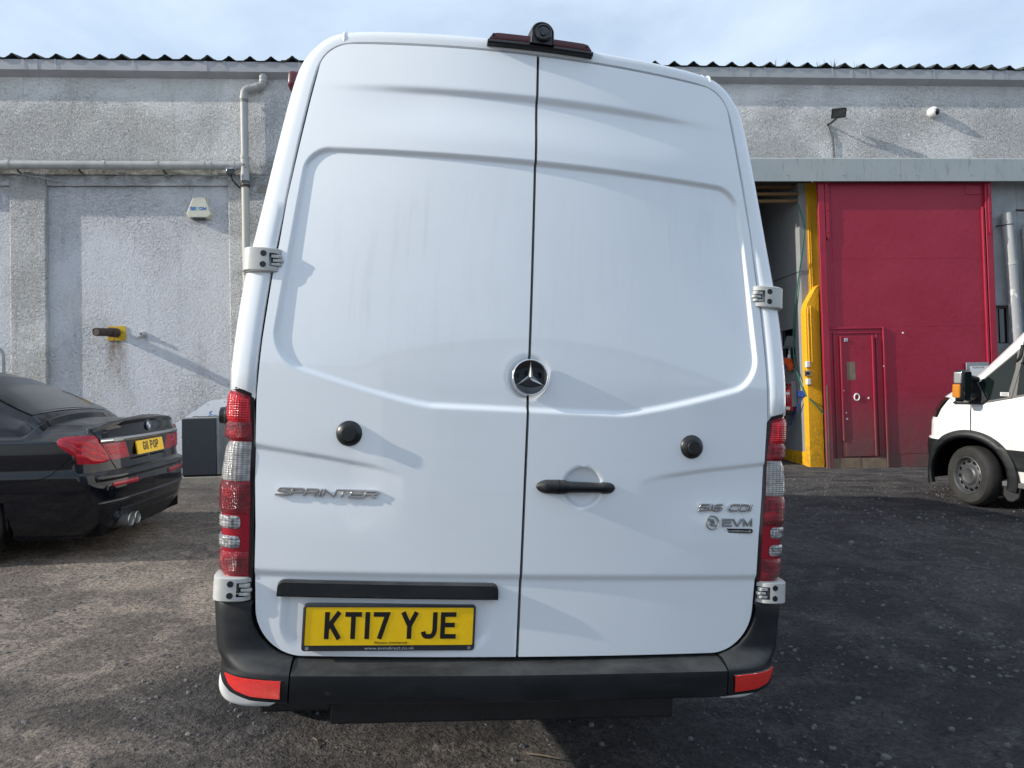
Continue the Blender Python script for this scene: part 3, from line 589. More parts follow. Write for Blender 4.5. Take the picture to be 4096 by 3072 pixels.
# door hinges
def hinge(s, xc, zc, xi, xo, hz, yb):
    h = thing('hinge', None, None); h.parent = van; h.location = (0, 0, 0)
    C = chaikin([(xi, yb + .014), (xi + .012, yb - .002), (xi + .03, yb - .010), (xc + .025, yb - .010), (xo - .018, yb + .002), (xo - .004, yb + .030), (xo, yb + .075)], 2)
    n_ = len(C); mb = MB()
    def keepf(i, z):
        x = C[i][0]
        return True
    zs = [-hz, -hz + .004, -.021, -.0195, .0195, .021, hz - .004, hz]; prof = [.012, 0, 0, 0, 0, 0, 0, .012]
    P = []; 
    for k, z in enumerate(zs):
        row = [(s * (x - (0.004 if k in (0, 7) else 0) * (1 if x > xc else -1)), y + (.006 if k in (0, 7) else 0), zc + z) for x, y in C]
        P.append(row)
    P = np.array(P); keep = np.ones((len(zs) - 1, n_ - 1), bool)
    for i in range(n_ - 1):
        if C[i][0] < xi + .030: keep[2:5, i] = False
        if C[i][1] > yb + .030: keep[2:5, i] = False
    mb.grid(P, keep=keep)
    for k in (0, 7): mb.grid(np.array([[(s * (x - .004 * (1 if x > xc else -1)), y + .006, zc + zs[k]) for x, y in C], [(s * x, yb + .10, zc + zs[k]) for x, y in C]]))
    for i_ in (0, n_ - 1): mb.grid(np.array([[(s * C[i_][0], C[i_][1], zc + z) for z in zs], [(s * C[i_][0], C[i_][1] + .03, zc + z) for z in zs]]))
    mb.build('hinge_cover', 'hinge_paint', h, smooth=True, ang=40)
    bk = MB(); bk.box((s * (xi + .006), yb + .004, zc - .022), (s * (xi + .034), yb + .05, zc + .022)); bk.build('hinge_recess', 'black_trim', h); bk = MB(); bk.box((s * (xo - .03), yb + .04, zc - .021), (s * (xo - .008), yb + .09, zc + .021)); bk.build('hinge_recess', 'black_trim', h)
    for z0, z1, dx in ((-.019, -.0085, .002), (-.0065, .0040, -.003), (.006, .0185, .003)):
        kn = MB(); x0 = xi - .006 + dx; kn.lathe([(0, z0), (.0085, z0), (.0105, z0 + .002), (.0105, z1 - .002), (.0085, z1), (0, z1)], (s * (x0 + .014), yb + .004, zc), (0, 0, 1), 14)
        kn.box((s * (x0 + .014), yb - .004, zc + z0 + .001), (s * (x0 + .036), yb + .012, zc + z1 - .001)); kn.build('hinge_knuckle', 'hinge_paint', h, bevel=.0012)
    for z in (-.017, .018):
        sc_ = MB(); sc_.lathe([(0, -.0008), (.0096, -.0008), (.0100, .003)], (s * xc, yb - .0100, zc + z), (0, 1, 0), 18)
        sc_.build('hinge_screw', 'black_trim', h, smooth=True)
for s in (-1, 1):
    hinge(s, .858, 1.228, .802, .932, .039, .072)
    hinge(s, .889, .202, .832, .952, .037, .040)
for s in (-1, 1):                                                          # wing of the hinge fixed on the door below
    pass

# bumper: centre section and two corners
ZB = -.112
def bump_plan(x): return float(np.interp(abs(x), [0, .30, .55, .69, .78, .85, .90, .930, .945], [-.062, -.058, -.050, -.044, -.030, -.004, .038, .095, .19]))
mb = MB(); prof = [(.10, -.002), (.038, -.006), (.010, -.010), (-.75, -.024), (-.96, -.030), (-1.0, -.040), (-.985, -.085), (-.965, ZB + .004), (-.80, ZB - .002), (.9, ZB)]
xs_ = np.linspace(-.688, .688, 41); P = []
for x in xs_:
    f = -bump_plan(x); P.append([(x, (yy if yy > -.2 else yy * f) if yy < 0.5 else .25, z) for yy, z in prof])
mb.grid(np.array(P)); 
for x in (-.688, .688):
    f = -bump_plan(x); q = [(x, (yy if yy > -.2 else yy * f) if yy < 0.5 else .25, z) for yy, z in prof]; mb.add(q, [tuple(range(len(q)))])
mb.build('rear_bumper', 'black_plastic', van, smooth=True, ang=35)
LOWP = chaikin([(.6925, -.044), (.76, -.034), (.83, -.014), (.880, .022), (.912, .075), (.926, .14), (.931, .24), (.932, .62)], 2)
def corner(s):
    rows = []; low = LOWP; n_ = len(low)
    def lowrow(z, inn): 
        t_ = np.gradient(low, axis=0); t_ /= np.linalg.norm(t_, axis=1)[:, None]; nn = np.column_stack([t_[:, 1], -t_[:, 0]])
        q = low - nn * inn; zl = lambda a: float(np.interp(a, [.69, .80, .87, .900, .920, .932], [ZB - .003, ZB + .004, -.094, -.078, -.058, -.042])); return [(s * a, b_, max(z, zl(a) + (.0 if z < ZB + .002 else .0008 * (z - ZB) / .1))) for a, b_ in q]
    rows.append([(s * min(a, .84), max(b_ + .08, .10), ZB + .004) for a, b_ in low])
    for z, inn in ((ZB - .002, .012), (ZB + .004, .002), (-.085, .0), (-.050, .0), (-.040, .002), (-.034, .003)): rows.append(lowrow(z + .004 * 0, inn))
    for z in (-.030, -.024, -.012, -.002, .004, .012, .03, .06, .09, .12, .150, .163, .166):
        # inner edge follows the door's rounded lower corner
        zz = min(max(z, .0045), .145); xd = float(xedge(.145)) * (.82 + .18 * math.sqrt(max(0, 1 - (1 - min(zz, .145) / .149) ** 2))) + .004
        if z < .004: xd = .6925
        blend = float(ss(-.030, .02, z))
        up_ = chaikin([(xd, .038), (xd + .25 * (.90 - xd), .040), (.885 if xd < .87 else xd + .02, .048), (.925, .062), (.950, .105), (.960, .17), (.964, .27), (.966, .62)], 2)
        lo2 = np.array([(a, b_) for a, b_, _ in [(abs(q[0]), q[1], 0) for q in lowrow(0, .004)]])
        k = np.linspace(0, 1, n_); f = lambda A: np.column_stack([np.interp(k, np.linspace(0, 1, len(A)), A[:, i]) for i in (0, 1)])
        bl_ = ((1 - k) * blend + k * min(1, max(0, (z + .034) / .19)))[:, None]; q = f(lo2) * (1 - bl_) + f(up_) * bl_
        if z < .004: q[0, 0] = .6925
        inw = .012 if z > .165 else .004 if z > .160 else 0
        rows.append([(s * (a - inw * .5), b_ + inw, z) for a, b_ in q])
    mb = MB(); mb.grid(np.array(rows)); mb.grid(np.array([[p for p in [r[0] for r in rows]], [(p[0], p[1] + .08, p[2]) for p in [r[0] for r in rows]]]))
    c_ = mb.build('bumper_corner', 'black_plastic', van, smooth=True, ang=40)
    top = MB(); q = [(s * a, b_ + .012, .166) for a, b_ in up_]; top.add(q + [(s * .80, .62, .166), (s * .80, .06, .166)], [tuple(range(len(q) + 2))]); top.build('bumper_top', 'black_plastic', van)
    # reflector
    t_ = np.gradient(low, axis=0); t_ /= np.linalg.norm(t_, axis=1)[:, None]; nn = np.column_stack([t_[:, 1], -t_[:, 0]])
    def at(x, off):
        a = np.interp(x, low[:, 0], low[:, 1]); n0 = np.array([np.interp(x, low[:, 0], nn[:, 0]), np.interp(x, low[:, 0], nn[:, 1])]); return x + n0[0] * off, a + n0[1] * off
    for nm, mt, g_, off in (('reflector_frame', 'black_gloss', .004, .0012), ('reflector', 'reflector_red', 0, .004)):
        rf = MB(); P = []
        for u in np.linspace(0, 1, 24):
            x = .714 - g_ * .8 + u * (.886 + 2 * g_ - .714)
            zt = -.0445 + g_ * .6 + .002 * u; zb_ = np.interp(x, [.71, .80, .85, .872, .886, .90], [-.0985, -.096, -.084, -.070, -.048, -.046]) - g_ * .7
            zb_ = min(zb_, zt - .0005); P.append([(s * at(x, o_)[0], at(x, o_)[1], zt + (zb_ - zt) * v) for v, o_ in ((0, off - .004), (.04, off), (.5, off + .0012), (.96, off), (1, off - .004))])
        rf.grid(np.array(P)); rf.build(nm, mt, van, smooth=True)
corner(-1); corner(1)
gd = MB(); gd.box((-.590, .285, -.312), (.640, .325, -.16)); gd.build('underrun_guard', 'rubber', van, bevel=.008)
gd = MB(); gd.box((-.815, .22, -.242), (-.585, .33, -.12)); gd.build('mud_flap', 'rubber', van, bevel=.012); gd = MB(); gd.box((.645, .25, -.20), (.80, .33, -.12)); gd.build('mud_flap', 'rubber', van, bevel=.012)
# wheels (twin rear, single front)
def wheel_mb(R_, w_, n=36):
    mb = MB(); mb.lathe([(R_ * .60, -w_ / 2 + .01), (R_ * .66, -w_ / 2), (R_ * .90, -w_ / 2 - .004), (R_ * .97, -w_ / 2 + .02), (R_, -w_ / 2 + .05), (R_, w_ / 2 - .05), (R_ * .97, w_ / 2 - .02), (R_ * .90, w_ / 2 + .004), (R_ * .66, w_ / 2), (R_ * .60, w_ / 2 - .01)], (0, 0, 0), (1, 0, 0), n); return mb
def rim_mb(R_, w_):
    mb = MB(); mb.lathe([(R_ * .61, w_ / 2 - .012), (R_ * .58, w_ / 2 - .02), (R_ * .54, w_ / 2 - .07), (R_ * .34, w_ / 2 - .055), (R_ * .30, w_ / 2 - .01), (.02, w_ / 2)], (0, 0, 0), (1, 0, 0), 30)
    mb.lathe([(R_ * .61, -w_ / 2 + .012), (R_ * .3, -w_ / 2 + .06), (.02, -w_ / 2 + .06)], (0, 0, 0), (1, 0, 0), 30); return mb
VZ = -.345
for (x, y, fl_) in ((-.86, 1.45, 1), (-.62, 1.45, 1), (.86, 1.45, 0), (.62, 1.45, 0), (-.86, 5.55, 1), (.86, 5.55, 0)):
    w_ = wheel_mb(.345, .20).build('wheel', 'tyre', van, smooth=True, loc=(x, y, VZ)); r__ = rim_mb(.345, .20).build('rim', 'steel_wheel', w_, smooth=True)
    if fl_: r__.rotation_euler = (0, 0, math.pi)

# high brake light with reversing camera
bl = thing('brake_light', None, None); bl.parent = van
mb = MB(); P = []
yb_ = lambda x: float(dy0(x, 2.02))
for x in np.linspace(-.178, .190, 25): P.append([(x, yb_(x) + .03, 2.024), (x, yb_(x) - .022, 2.026), (x, yb_(x) - .028, 2.031), (x, yb_(x) - .024, 2.040), (x, yb_(x) + .03, 2.042)])
mb.grid(np.array(P))
for e in (0, -1): mb.add(P[e], [(0, 1, 2, 3, 4)])
mb.build('light_base', 'black_trim', bl, smooth=True, ang=30)
mb = MB(); P = []
for x in np.linspace(-.172, .184, 40):
    h_ = .032 * math.sqrt(max(0.02, 1 - (max(0, abs(x - .006) - .148) / .031) ** 2)); P.append([(x, yb_(x) - .020, 2.040), (x, yb_(x) - .023, 2.044), (x, yb_(x) - .020, 2.040 + .8 * h_), (x, yb_(x) - .006, 2.038 + h_), (x, yb_(x) + .05, 2.042 + h_ * 1.1)])
mb.grid(np.array(P)); mb.build('light_lens', 'dull_red_lens', bl, smooth=True, ang=50)
cm_ = MB(); arch = [(-.038, 2.036), (-.036, 2.066)] + [(.006 + .043 * math.cos(R(a)), 2.074 + .040 * math.sin(R(a))) for a in np.linspace(172, 8, 14)] + [(.049, 2.066), (.051, 2.036)]
y0 = yb_(.0) - .040; P = [[(.006 + (x - .006) * k, y, 2.036 + (z - 2.036) * k2) for x, z in arch] for y, k, k2 in ((y0 + .004, .80, .86), (y0, .86, .93), (y0 + .004, .93, .98), (y0 + .03, 1.0, 1.0), (y0 + .12, 1.25, .92), (y0 + .19, 1.35, .62))]
cm_.grid(np.array(P)); cm_.add(P[0], [tuple(range(len(arch)))]); cm_.build('camera_hood', 'rubber_knob', bl, smooth=True, ang=45)
cl = MB(); cl.lathe([(.028, .004), (.029, -.004), (.024, -.006), (.022, -.001), (.012, .000), (.0105, -.004), (.0, -.005)], (.008, y0 - .001, 2.072), (0, 1, 0), 28); cl.build('camera_lens', 'black_gloss', bl, smooth=True, ang=40)
for x in (-.158, .166):
    q = MB(); q.lathe([(.006, .004), (.006, -.001), (.003, -.002), (0, -.001)], (x, yb_(x) - .0225, 2.056), (0, 1, 0), 12); q.build('light_screw', 'black_trim', bl, smooth=True)

# door furniture
def knob(parent, p, ax, r=.040):
    k = MB(); k.lathe([(r * .98, .004), (r, -.002), (r * .95, -.007), (r * .72, -.013), (r * .60, -.016), (r * .585, -.0145), (r * .56, -.0145), (r * .56, -.024), (r * .52, -.027), (0, -.0275)], p, ax, 36)
    return k.build('door_buffer', 'rubber_knob', parent, smooth=True, ang=38)
knob(doorL, (-.560, float(door_y(-.56, .691)), .691), (0, 1, 0)); knob(doorR, (.566, float(door_y(.566, .691)), .691), (0, 1, 0))
k = MB(); k.lathe([(.046, 0), (.048, .012), (.044, .026), (.030, .034), (.028, .050), (0, .052)], (-.975, .36, .727), (-1, 0, 0), 28); k.build('door_buffer', 'rubber_knob', van, smooth=True, ang=40)
hd = MB(); P = []
for x in np.linspace(.036, .302, 60):
    a = (x - .036) / .266; e = math.sqrt(max(0, 1 - (max(0, .14 - a) / .14) ** 2)) * math.sqrt(max(0, 1 - (max(0, a - .90) / .10) ** 2)); e = max(e, .03)
    hz = np.interp(a, [0, .1, .27, .36, .40, .80, .83, .92, 1], [.020, .0225, .0235, .0225, .0185, .0160, .0195, .0185, .0175]) * e
    zc = .5455 + .001 * a; dep = np.interp(a, [0, .1, .3, .85, 1], [.014, .028, .036, .030, .010]) * (.4 + .6 * e); yb0 = float(dy0(x, .5))
    P.append([(x, yb0 + .004 - (dep) * max(0, math.sin(q)) ** .75 if math.sin(q) > 0 else yb0 + .004, zc + hz * math.cos(q)) for q in np.linspace(0, math.pi, 15)])
hd.grid(np.array(P)); hdo = hd.build('door_handle', 'black_plastic', doorR, smooth=True, ang=70)
gr = MB(); a = .27; x = .036 + .266 * a; gr.grid(np.array([[(x + dx, float(dy0(x, .5)) + .0036 - .0365 * max(0, math.sin(q)) ** .75, .5457 + .0238 * math.cos(q)) for q in np.linspace(0, math.pi, 15)] for dx in (-.0008, .0008)])); gr.build('handle_seam', 'dark_void', doorR)
# number plate light bar
mb = MB(); P = []
for x in np.concatenate([np.linspace(-.750, -.728, 10), np.linspace(-.72, -.10, 12), np.linspace(-.094, -.072, 10)]):
    e = math.sqrt(max(0, 1 - (max(0, abs(x + .411) - .319) / .020) ** 2)); zt = .2185 + .017 * e; y_ = float(dy0(x, .2)) + .012
    P.append([(x, y_, zt), (x, y_ - .016, zt), (x, y_ - .023, zt - .006), (x, y_ - .026, .191), (x, y_ - .023, .187), (x, y_, .187)])
mb.grid(np.array(P))
for e in (0, -1): mb.add(P[e], [tuple(range(6))])
mb.build('plate_light_bar', 'black_plastic', doorL, smooth=True, ang=35)
# number plate
PT = .001
pl = thing('number_plate', None, None); pl.parent = van
mb = MB(); o_ = rrect(-.667, .0265, -.139, .166, .010); mb.prism(o_, PT + .003, PT + .030, 1); pf = mb.build('plate_frame', 'frame_grey', pl, bevel=.0015)
mb = MB(); i_ = rrect(-.6585, .0425, -.1455, .1605, .004)
P = np.array([[(a, PT + .0015, b_) for a, b_ in rrect(-.664, .0435, -.142, .1635, .008)], [(a, PT - .002, b_) for a, b_ in rrect(-.6625, .0440, -.1435, .1625, .007)], [(a, PT - .002, b_) for a, b_ in rrect(-.660, .0455, -.1455, .1605, .005)], [(a, PT + .002, b_) for a, b_ in i_]])
mb.grid(P, closed=True); mb.build('frame_lip', 'frame_grey', pl, smooth=True, ang=30)
mb = MB(); mb.prism(rrect(-.6575, .0445, -.1465, .1602, .003), PT - .0005, PT + .004, 1); mb.build('plate_face', 'plate_yellow', pl)
fpl = lambda a, b_, d: (a, d, b_)
mb = MB(); glyphs(mb, 'KT17', -.6010, .0645, .050, .0815, .0142, .0105, fpl, PT - .0005, PT - .0013); glyphs(mb, 'YJE', -.6010 + .2315, .0645, .050, .0815, .0142, .0105, fpl, PT - .0005, PT - .0013); mb.build('plate_lettering', 'plate_black', pl)
MX = lambda x, y, z, s=1: Matrix.Translation((x, y, z)) @ Matrix.Rotation(R(90), 4, 'X')
font_obj('dealer_lettering', 'Western Commercial', .010, .100, 'plate_black', pl, MX(-.400, PT - .0008, .0530))
font_obj('web_lettering', 'www.evmdirect.co.uk', .0125, .152, 'pale_print', pl, MX(-.403, PT + .0018, .0352))
for x in (-.650, -.156):
    mb = MB(); n_ = 20; P = np.array([[(x + r * math.cos(q), PT + .0020, .0352 + r * math.sin(q)) for q in np.linspace(0, 2 * math.pi, n_, endpoint=False)] for r in (.0052, .0043)]); mb.grid(P, closed=True); stroke_poly(mb, [(x - .0025, .0368), (x + .0022, .0368), (x - .0022, .0336), (x + .0025, .0336)], .0011, fpl, PT + .0030, PT + .0018); mb.build('plate_roundel', 'pale_print', pl)
# model lettering on the doors
def door_f(off): return lambda a, b_, d: (a, float(door_y(a, b_)) + d, b_)
mb = MB(); glyphs(mb, 'SPRINTER', -.776, .4915, .0425, .0262, .0066, -.0003, lambda a, b_, d: (a, float(dy0(a, .5)) + d, b_ - .0105 * ((a + .776) / .31) * 0), .003, -.0055, shear=.5, iw=.0120); mb.build('lettering', 'badge_chrome', doorL, bevel=.0012, seg=1)
mb = MB(); glyphs(mb, '516', .594, .4765, .0355, .0262, .0064, .0015, lambda a, b_, d: (a, float(dy0(a, .5)) + d, b_), .003, -.0055, shear=.4, iw=.0125); glyphs(mb, 'CDi', .704, .4775, .0375, .0262, .0064, .0015, lambda a, b_, d: (a, float(dy0(a, .5)) + d, b_), .003, -.0055, shear=.4, iw=.010); mb.build('lettering', 'badge_chrome', doorR, bevel=.0012, seg=1)
ev = thing('converter_badge', None, None); ev.parent = van; fy = lambda a, b_, d: (a, float(dy0(a, .44)) + d, b_)
mb = MB(); glyphs(mb, 'EVM', .687, .4265, .0345, .0265, .0062, .0045, fy, .003, -.004); mb.build('badge_lettering', 'satin_silver', ev, bevel=.001, seg=1)
mb = MB(); P = np.array([[(.6505 + r * math.cos(q), float(dy0(.65, .44)) + h_, .4395 + r * math.sin(q)) for q in np.linspace(0, 2 * math.pi, 40, endpoint=False)] for r, h_ in ((.0240, .003), (.0240, -.003), (.0222, -.0045), (.0205, -.003), (.0205, .003))]); mb.grid(P, closed=True)
stroke_poly(mb, [(.6360, .4490), (.6520, .4480), (.6560, .4420), (.6500, .4370), (.6430, .4330), (.6500, .4290), (.6660, .4290)], .0042, fy, .003, -.0035)
stroke_poly(mb, [(.6420, .4400), (.6470, .4430), (.6525, .4415)], .0025, fy, .003, -.0030); stroke_poly(mb, [(.6600, .4380), (.6550, .4345), (.6495, .4360)], .0025, fy, .003, -.0030)
mb.build('badge_ring', 'satin_silver', ev, smooth=True, ang=30)
mb = MB(); mb.prism(rrect(.687, .4055, .8005, .4195, .0065), float(dy0(.745, .41)) - .002, float(dy0(.745, .41)) + .006, 1); mb.build('badge_strip', 'plate_black', ev)
font_obj('web_lettering', 'www.evmdirect.co.uk', .010, .100, 'pale_print', ev, MX(.744, float(dy0(.745, .41)) - .0026, .4123))
# round three-pointed emblem
em = thing('round_emblem', None, None); em.parent = van; ey = -.006; ez = .8945
mb = MB(); mb.lathe([(.0535, .010), (.0535, .001), (.045, .003), (.025, .0045), (0, .005)], (.002, ey, ez), (0, 1, 0), 40); mb.build('emblem_disc', 'black_gloss', em, smooth=True)
mb = MB(); P = [[(.002 + r * math.cos(q), ey + h_, ez + r * math.sin(q)) for q in np.linspace(0, 2 * math.pi, 48, endpoint=False)] for r, h_ in ((.0605, .014), (.0608, .004), (.0590, -.001), (.0565, -.0025), (.0540, -.001), (.0532, .003))]; mb.grid(np.array(P), closed=True); mb.build('emblem_ring', 'chrome', em, smooth=True, ang=60)
mb = MB()
for k in range(3):
    a = R(90 + 120 * k + 1.5); tip = (.0525 * math.cos(a), .0525 * math.sin(a)); l_ = (.0095 * math.cos(a + R(60)), .0095 * math.sin(a + R(60))); r__ = (.0095 * math.cos(a - R(60)), .0095 * math.sin(a - R(60)))
    vs = [(.002 + tip[0], ey + .000, ez + tip[1]), (.002 + l_[0], ey + .002, ez + l_[1]), (.002, ey - .0085, ez), (.002 + r__[0], ey + .002, ez + r__[1]), (.002, ey + .004, ez)]
    mb.add(vs, [(0, 1, 2), (0, 2, 3), (0, 4, 1), (0, 3, 4)])
mb.build('emblem_star', 'chrome', em)
# side marker lamp high on the left side
mb = MB(); mb.box((-.866, .33, 1.912), (-.81, .40, 1.972)); mb.build('marker_lamp', 'dull_red_lens', van, bevel=.016, seg=3)

# ================================================================== workshop building
# wall frame: u along the wall, v into the building, z up
wa = R(4.3); WM = frameM((math.cos(wa), math.sin(wa), 0), (-math.sin(wa), math.cos(wa), 0), (0, 0, 1), (0, 11.1, 0))
def W2(u, v, z): return WM @ Vector((u, v, z))
bld = thing('workshop_building', 'long grey roughcast workshop building with corrugated roof and big red sliding door', 'building', WM)
GZ = .05                                                                   # foundations start below the yard
def wb(name, mt, *boxes, bevel=0, parent=None):
    mb = MB()
    for a, b in boxes: mb.box(a, b)
    return mb.build(name, mt, parent or bld, bevel=bevel)
wb('wall', 'roughcast_render', ((-22, 0, 5.08), (22, .30, 6.78)))
wb('pilaster', 'roughcast_render', ((-7.47, 0, GZ), (-6.95, .30, 5.08)), bevel=.02)
wb('pilaster', 'roughcast_render', ((-4.285, 0, GZ), (-2.6, .30, 5.08)), bevel=.02)
wb('wall_panel', 'smooth_render', ((-6.95, .075, GZ), (-4.285, .30, 4.92)))
wb('wall_panel', 'smooth_render', ((-22, .055, GZ), (-7.47, .30, 4.92)))
wb('wall_panel', 'smooth_render', ((-2.6, .03, GZ), (3.2, .30, 5.08)))
wb('lintel', 'smooth_render', ((-6.95, .038, 4.925), (-4.285, .30, 5.08))); wb('lintel', 'smooth_render', ((-22, .022, 4.925), (-7.47, .30, 5.08)))
wb('wall_panel', 'grey_render', ((5.145, .02, GZ), (7.75, .30, 5.08)))
wb('wall_panel', 'grey_render', ((7.75, .02, 2.90), (8.50, .30, 5.08)), bevel=.012)
wb('wall_panel', 'grey_render', ((8.515, .04, GZ), (22, .30, 5.08)))
wb('wall_panel', 'grey_render', ((7.75, .14, GZ), (8.515, .30, 2.28)))
rev = wb('window_reveal', 'grey_render', ((7.75, .22, 2.28), (8.515, .30, 2.90)))
wb('window_pane', 'black_gloss', ((8.04, .17, 2.30), (8.21, .19, 2.86)), ((8.24, .17, 2.30), (8.50, .19, 2.86)), parent=rev)
wb('window_post', 'grey_render', ((7.96, .12, 2.28), (8.03, .21, 2.90)), parent=rev); wb('window_post', 'grey_render', ((8.36, .12, 2.28), (8.40, .165, 2.90)), parent=rev)
# patch of old mortar under the junction and repair bump over the pipe
for (u0, u1, z0, z1, mt) in ((-3.86, -3.3, 4.70, 4.93, 'concrete'),):
    q = chaikin([(u0, z0 + .1), (u0 + .05, z1), (u0 + .3, z1 - .03), (u1, z1 - .02), (u1, z0 + .02), (u0 + .35, z0), (u0 + .2, z0 + .09), (u0, z0 + .1)], 2); mb = MB(); mb.prism([tuple(p) for p in q[:-1]], -.008, .02, 1); mb.build('mortar_patch', mt, bld)
# eaves gutter of painted sheet, in lengths with strap brackets
def gutter(u0, u1, mt):
    g_ = bpy.data.objects; mb = MB(); prof = [(-.002, 6.765), (-.002, 6.56), (-.135, 6.615), (-.140, 6.765), (-.128, 6.765), (-.125, 6.63), (-.012, 6.58), (-.012, 6.765)]
    mb.prism(prof, u0 + .0015, u1 - .0015, 0); return mb.build('gutter', mt, bld)
edges = [-22, -7.0, -4.55, -2.0, 1.1, 3.9, 5.62, 8.0, 22]
for i in range(len(edges) - 1):
    right = edges[i] >= 1.0; gt = gutter(edges[i], edges[i + 1], 'rusty_gutter_paint' if right else 'gutter_paint'); u = edges[i] + .28 if i else -8.3
    while u < edges[i + 1] and u < 10:
        mb = MB(); P = np.array([[(u + d, v - .004, z - (.004 if v > -.139 else 0)) for v, z in ((-.128, 6.772), (-.142, 6.772), (-.1405, 6.612), (-.002, 6.557))] for d in (-.017, .017)]); mb.grid(P); mb.build('gutter_bracket', 'rusty_gutter_paint' if right else 'gutter_paint', gt); u += 1.12
    if i: wb('gutter_joint', 'rusty_gutter_paint' if right else 'gutter_paint', ((edges[i] - .03, -.1435, 6.61), (edges[i] + .03, -.1405, 6.768)), parent=gt)
# corrugated fibre cement sheets
PITCH = .312; nS = 4
prof = []
for k in range(nS + 1):
    u0 = k * PITCH
    for a, zz in ((0, .0), (.07, .002), (.13, .040), (.152, .064), (.17, .072), (.188, .064), (.21, .040), (.27, .002)): prof.append((u0 + a * PITCH / .312, zz))
prof.append(((nS + 1) * PITCH - .02, .0))
mb = MB(); rr_ = [(-.165, 6.780), (-.165, 6.772), (8.2, 8.772), (8.2, 8.78)]
P = np.array([[(u, v, z + zz) for u, zz in prof] for v, z in ((-.165, 6.775), (8.2, 8.775))]); mb.grid(P); P2 = P - np.array([0, 0, .008]); mb.grid(P2); mb.grid(np.array([P[0], P2[0]]))
sheet = mb.build('roof_sheet', 'roof_sheet', bld, smooth=True, ang=50)
u = -22.2; first = True
while u < 22:
    o = sheet if first else sheet.copy()
    if not first: COL.objects.link(o); o.parent = bld
    o.location = (u, 0, .0065 * ((int((u + 22.2) / (nS * PITCH) + .5)) % 2) + .004 * math.sin(u * 3.1)); first = False; u += nS * PITCH + .004
for k in range(9):                                                          # wisps growing in the gutter
    u = rng.uniform(4.3, 5.9); mb = MB()
    for j in range(3): mb.tube([(u, -.07, 6.70), (u + rng.normal(0, .015), -.08, 6.83), (u + rng.normal(0, .035), -.09, 6.84 + rng.uniform(.03, .12))], [.004, .003, .0012], 4)
    tag(mb.build('weed', 'weed_green', bld), kind='stuff')
# canopy over the door
for (u0, u1) in ((3.25, 6.30), (6.304, 9.6), (9.604, 15)):
    mb = MB(); mb.prism([(-.004, 5.325), (-.004, 5.00), (-.27, 4.99), (-.27, 4.885), (-.285, 4.885), (-.292, 5.24), (-.275, 5.262)], u0, u1, 0); cp = mb.build('canopy', 'canopy_metal', bld)
    u = u0 + .25
    while u < min(u1, 9):
        for z in (4.98, 5.16):
            rv = MB(); rv.lathe([(.012, .004), (.009, -.004), (0, -.006)], (u, -.288, z), (0, 1, 0), 8); rv.build('rivet', 'galvanised', cp, smooth=True)
        u += .92
wb('flashing', 'concrete', ((3.25, -.02, 5.31), (15, -.003, 5.345)))
# doorway: pier, rails, inside of the workshop
mb = MB(); mb.prism([(4.765, GZ), (5.02, GZ), (5.02, 3.28), (4.955, 3.24), (4.80, 2.98), (4.77, 2.86)], -.022, .13, 1); mb.build('pier', 'yellow_paint', bld, bevel=.014)
wb('door_jamb', 'yellow_paint', ((4.925, .125, 2.6), (5.14, .29, 5.0)))
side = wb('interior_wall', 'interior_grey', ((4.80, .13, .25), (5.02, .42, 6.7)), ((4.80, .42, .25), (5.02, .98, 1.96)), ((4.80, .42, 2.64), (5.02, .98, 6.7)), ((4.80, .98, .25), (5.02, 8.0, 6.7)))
wb('wall_joint', 'interior_dark', ((4.792, .13, 3.526), (4.7995, 8, 3.536)))
wb('skirting', 'yellow_paint', ((4.788, .14, .30), (4.7992, 8, .57)))
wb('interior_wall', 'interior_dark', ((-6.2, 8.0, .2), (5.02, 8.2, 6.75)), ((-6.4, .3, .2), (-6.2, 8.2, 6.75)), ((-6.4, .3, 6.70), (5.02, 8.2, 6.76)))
wb('workshop_floor', 'floor_paint', ((-6.2, .02, .1), (4.80, 8.0, .325)))
wb('threshold', 'concrete', ((3.2, -.30, .08), (4.99, .018, .318)))
for z, v in ((4.775, .10), (4.675, .16), (4.93, .24)): wb('door_rail', 'timber', ((3.15, v, z), (4.80, v + .05, z + .045)))
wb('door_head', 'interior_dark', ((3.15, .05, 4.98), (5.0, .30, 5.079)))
wn = wb('window', 'interior_grey', ((4.785, .40, 1.925), (4.86, 1.0, 1.958)), ((4.79, .40, 2.622), (4.84, 1.0, 2.655)), ((4.82, .42, 2.31), (4.85, .98, 2.335)), ((4.82, .68, 1.96), (4.85, .70, 2.31)), ((4.82, .42, 1.96), (4.845, .445, 2.63)), ((4.82, .955, 1.96), (4.845, .98, 2.63)))
wb('window_pane', 'black_gloss', ((4.852, .43, 1.96), (4.860, .98, 2.63)), parent=wn)
mb = MB(); mb.prism([(.46, 2.335), (.86, 2.335), (.72, 2.52), (.55, 2.50)], 4.805, 4.850, 0); mb.build('window_vent', 'interior_grey', wn)
for u, v in ((4.808, -.035), (4.90, -.036)):
    zt = 4.6
    mb = MB(); mb.tube([(u, v, 2.02), (u, v, 2.80), (u + .012, v + .01, 2.90), (u + .11, .06, 3.10), (u + .135, .105, 3.3), (u + .135, .11, zt)] if u < 4.85 else [(u - .045, v, 2.02), (u - .045, v, 2.9), (u + .035, .06, 3.08), (u + .075, .105, 3.3), (u + .075, .11, zt)], .011, 8); mb.build('conduit', 'yellow_paint', bld, smooth=True)
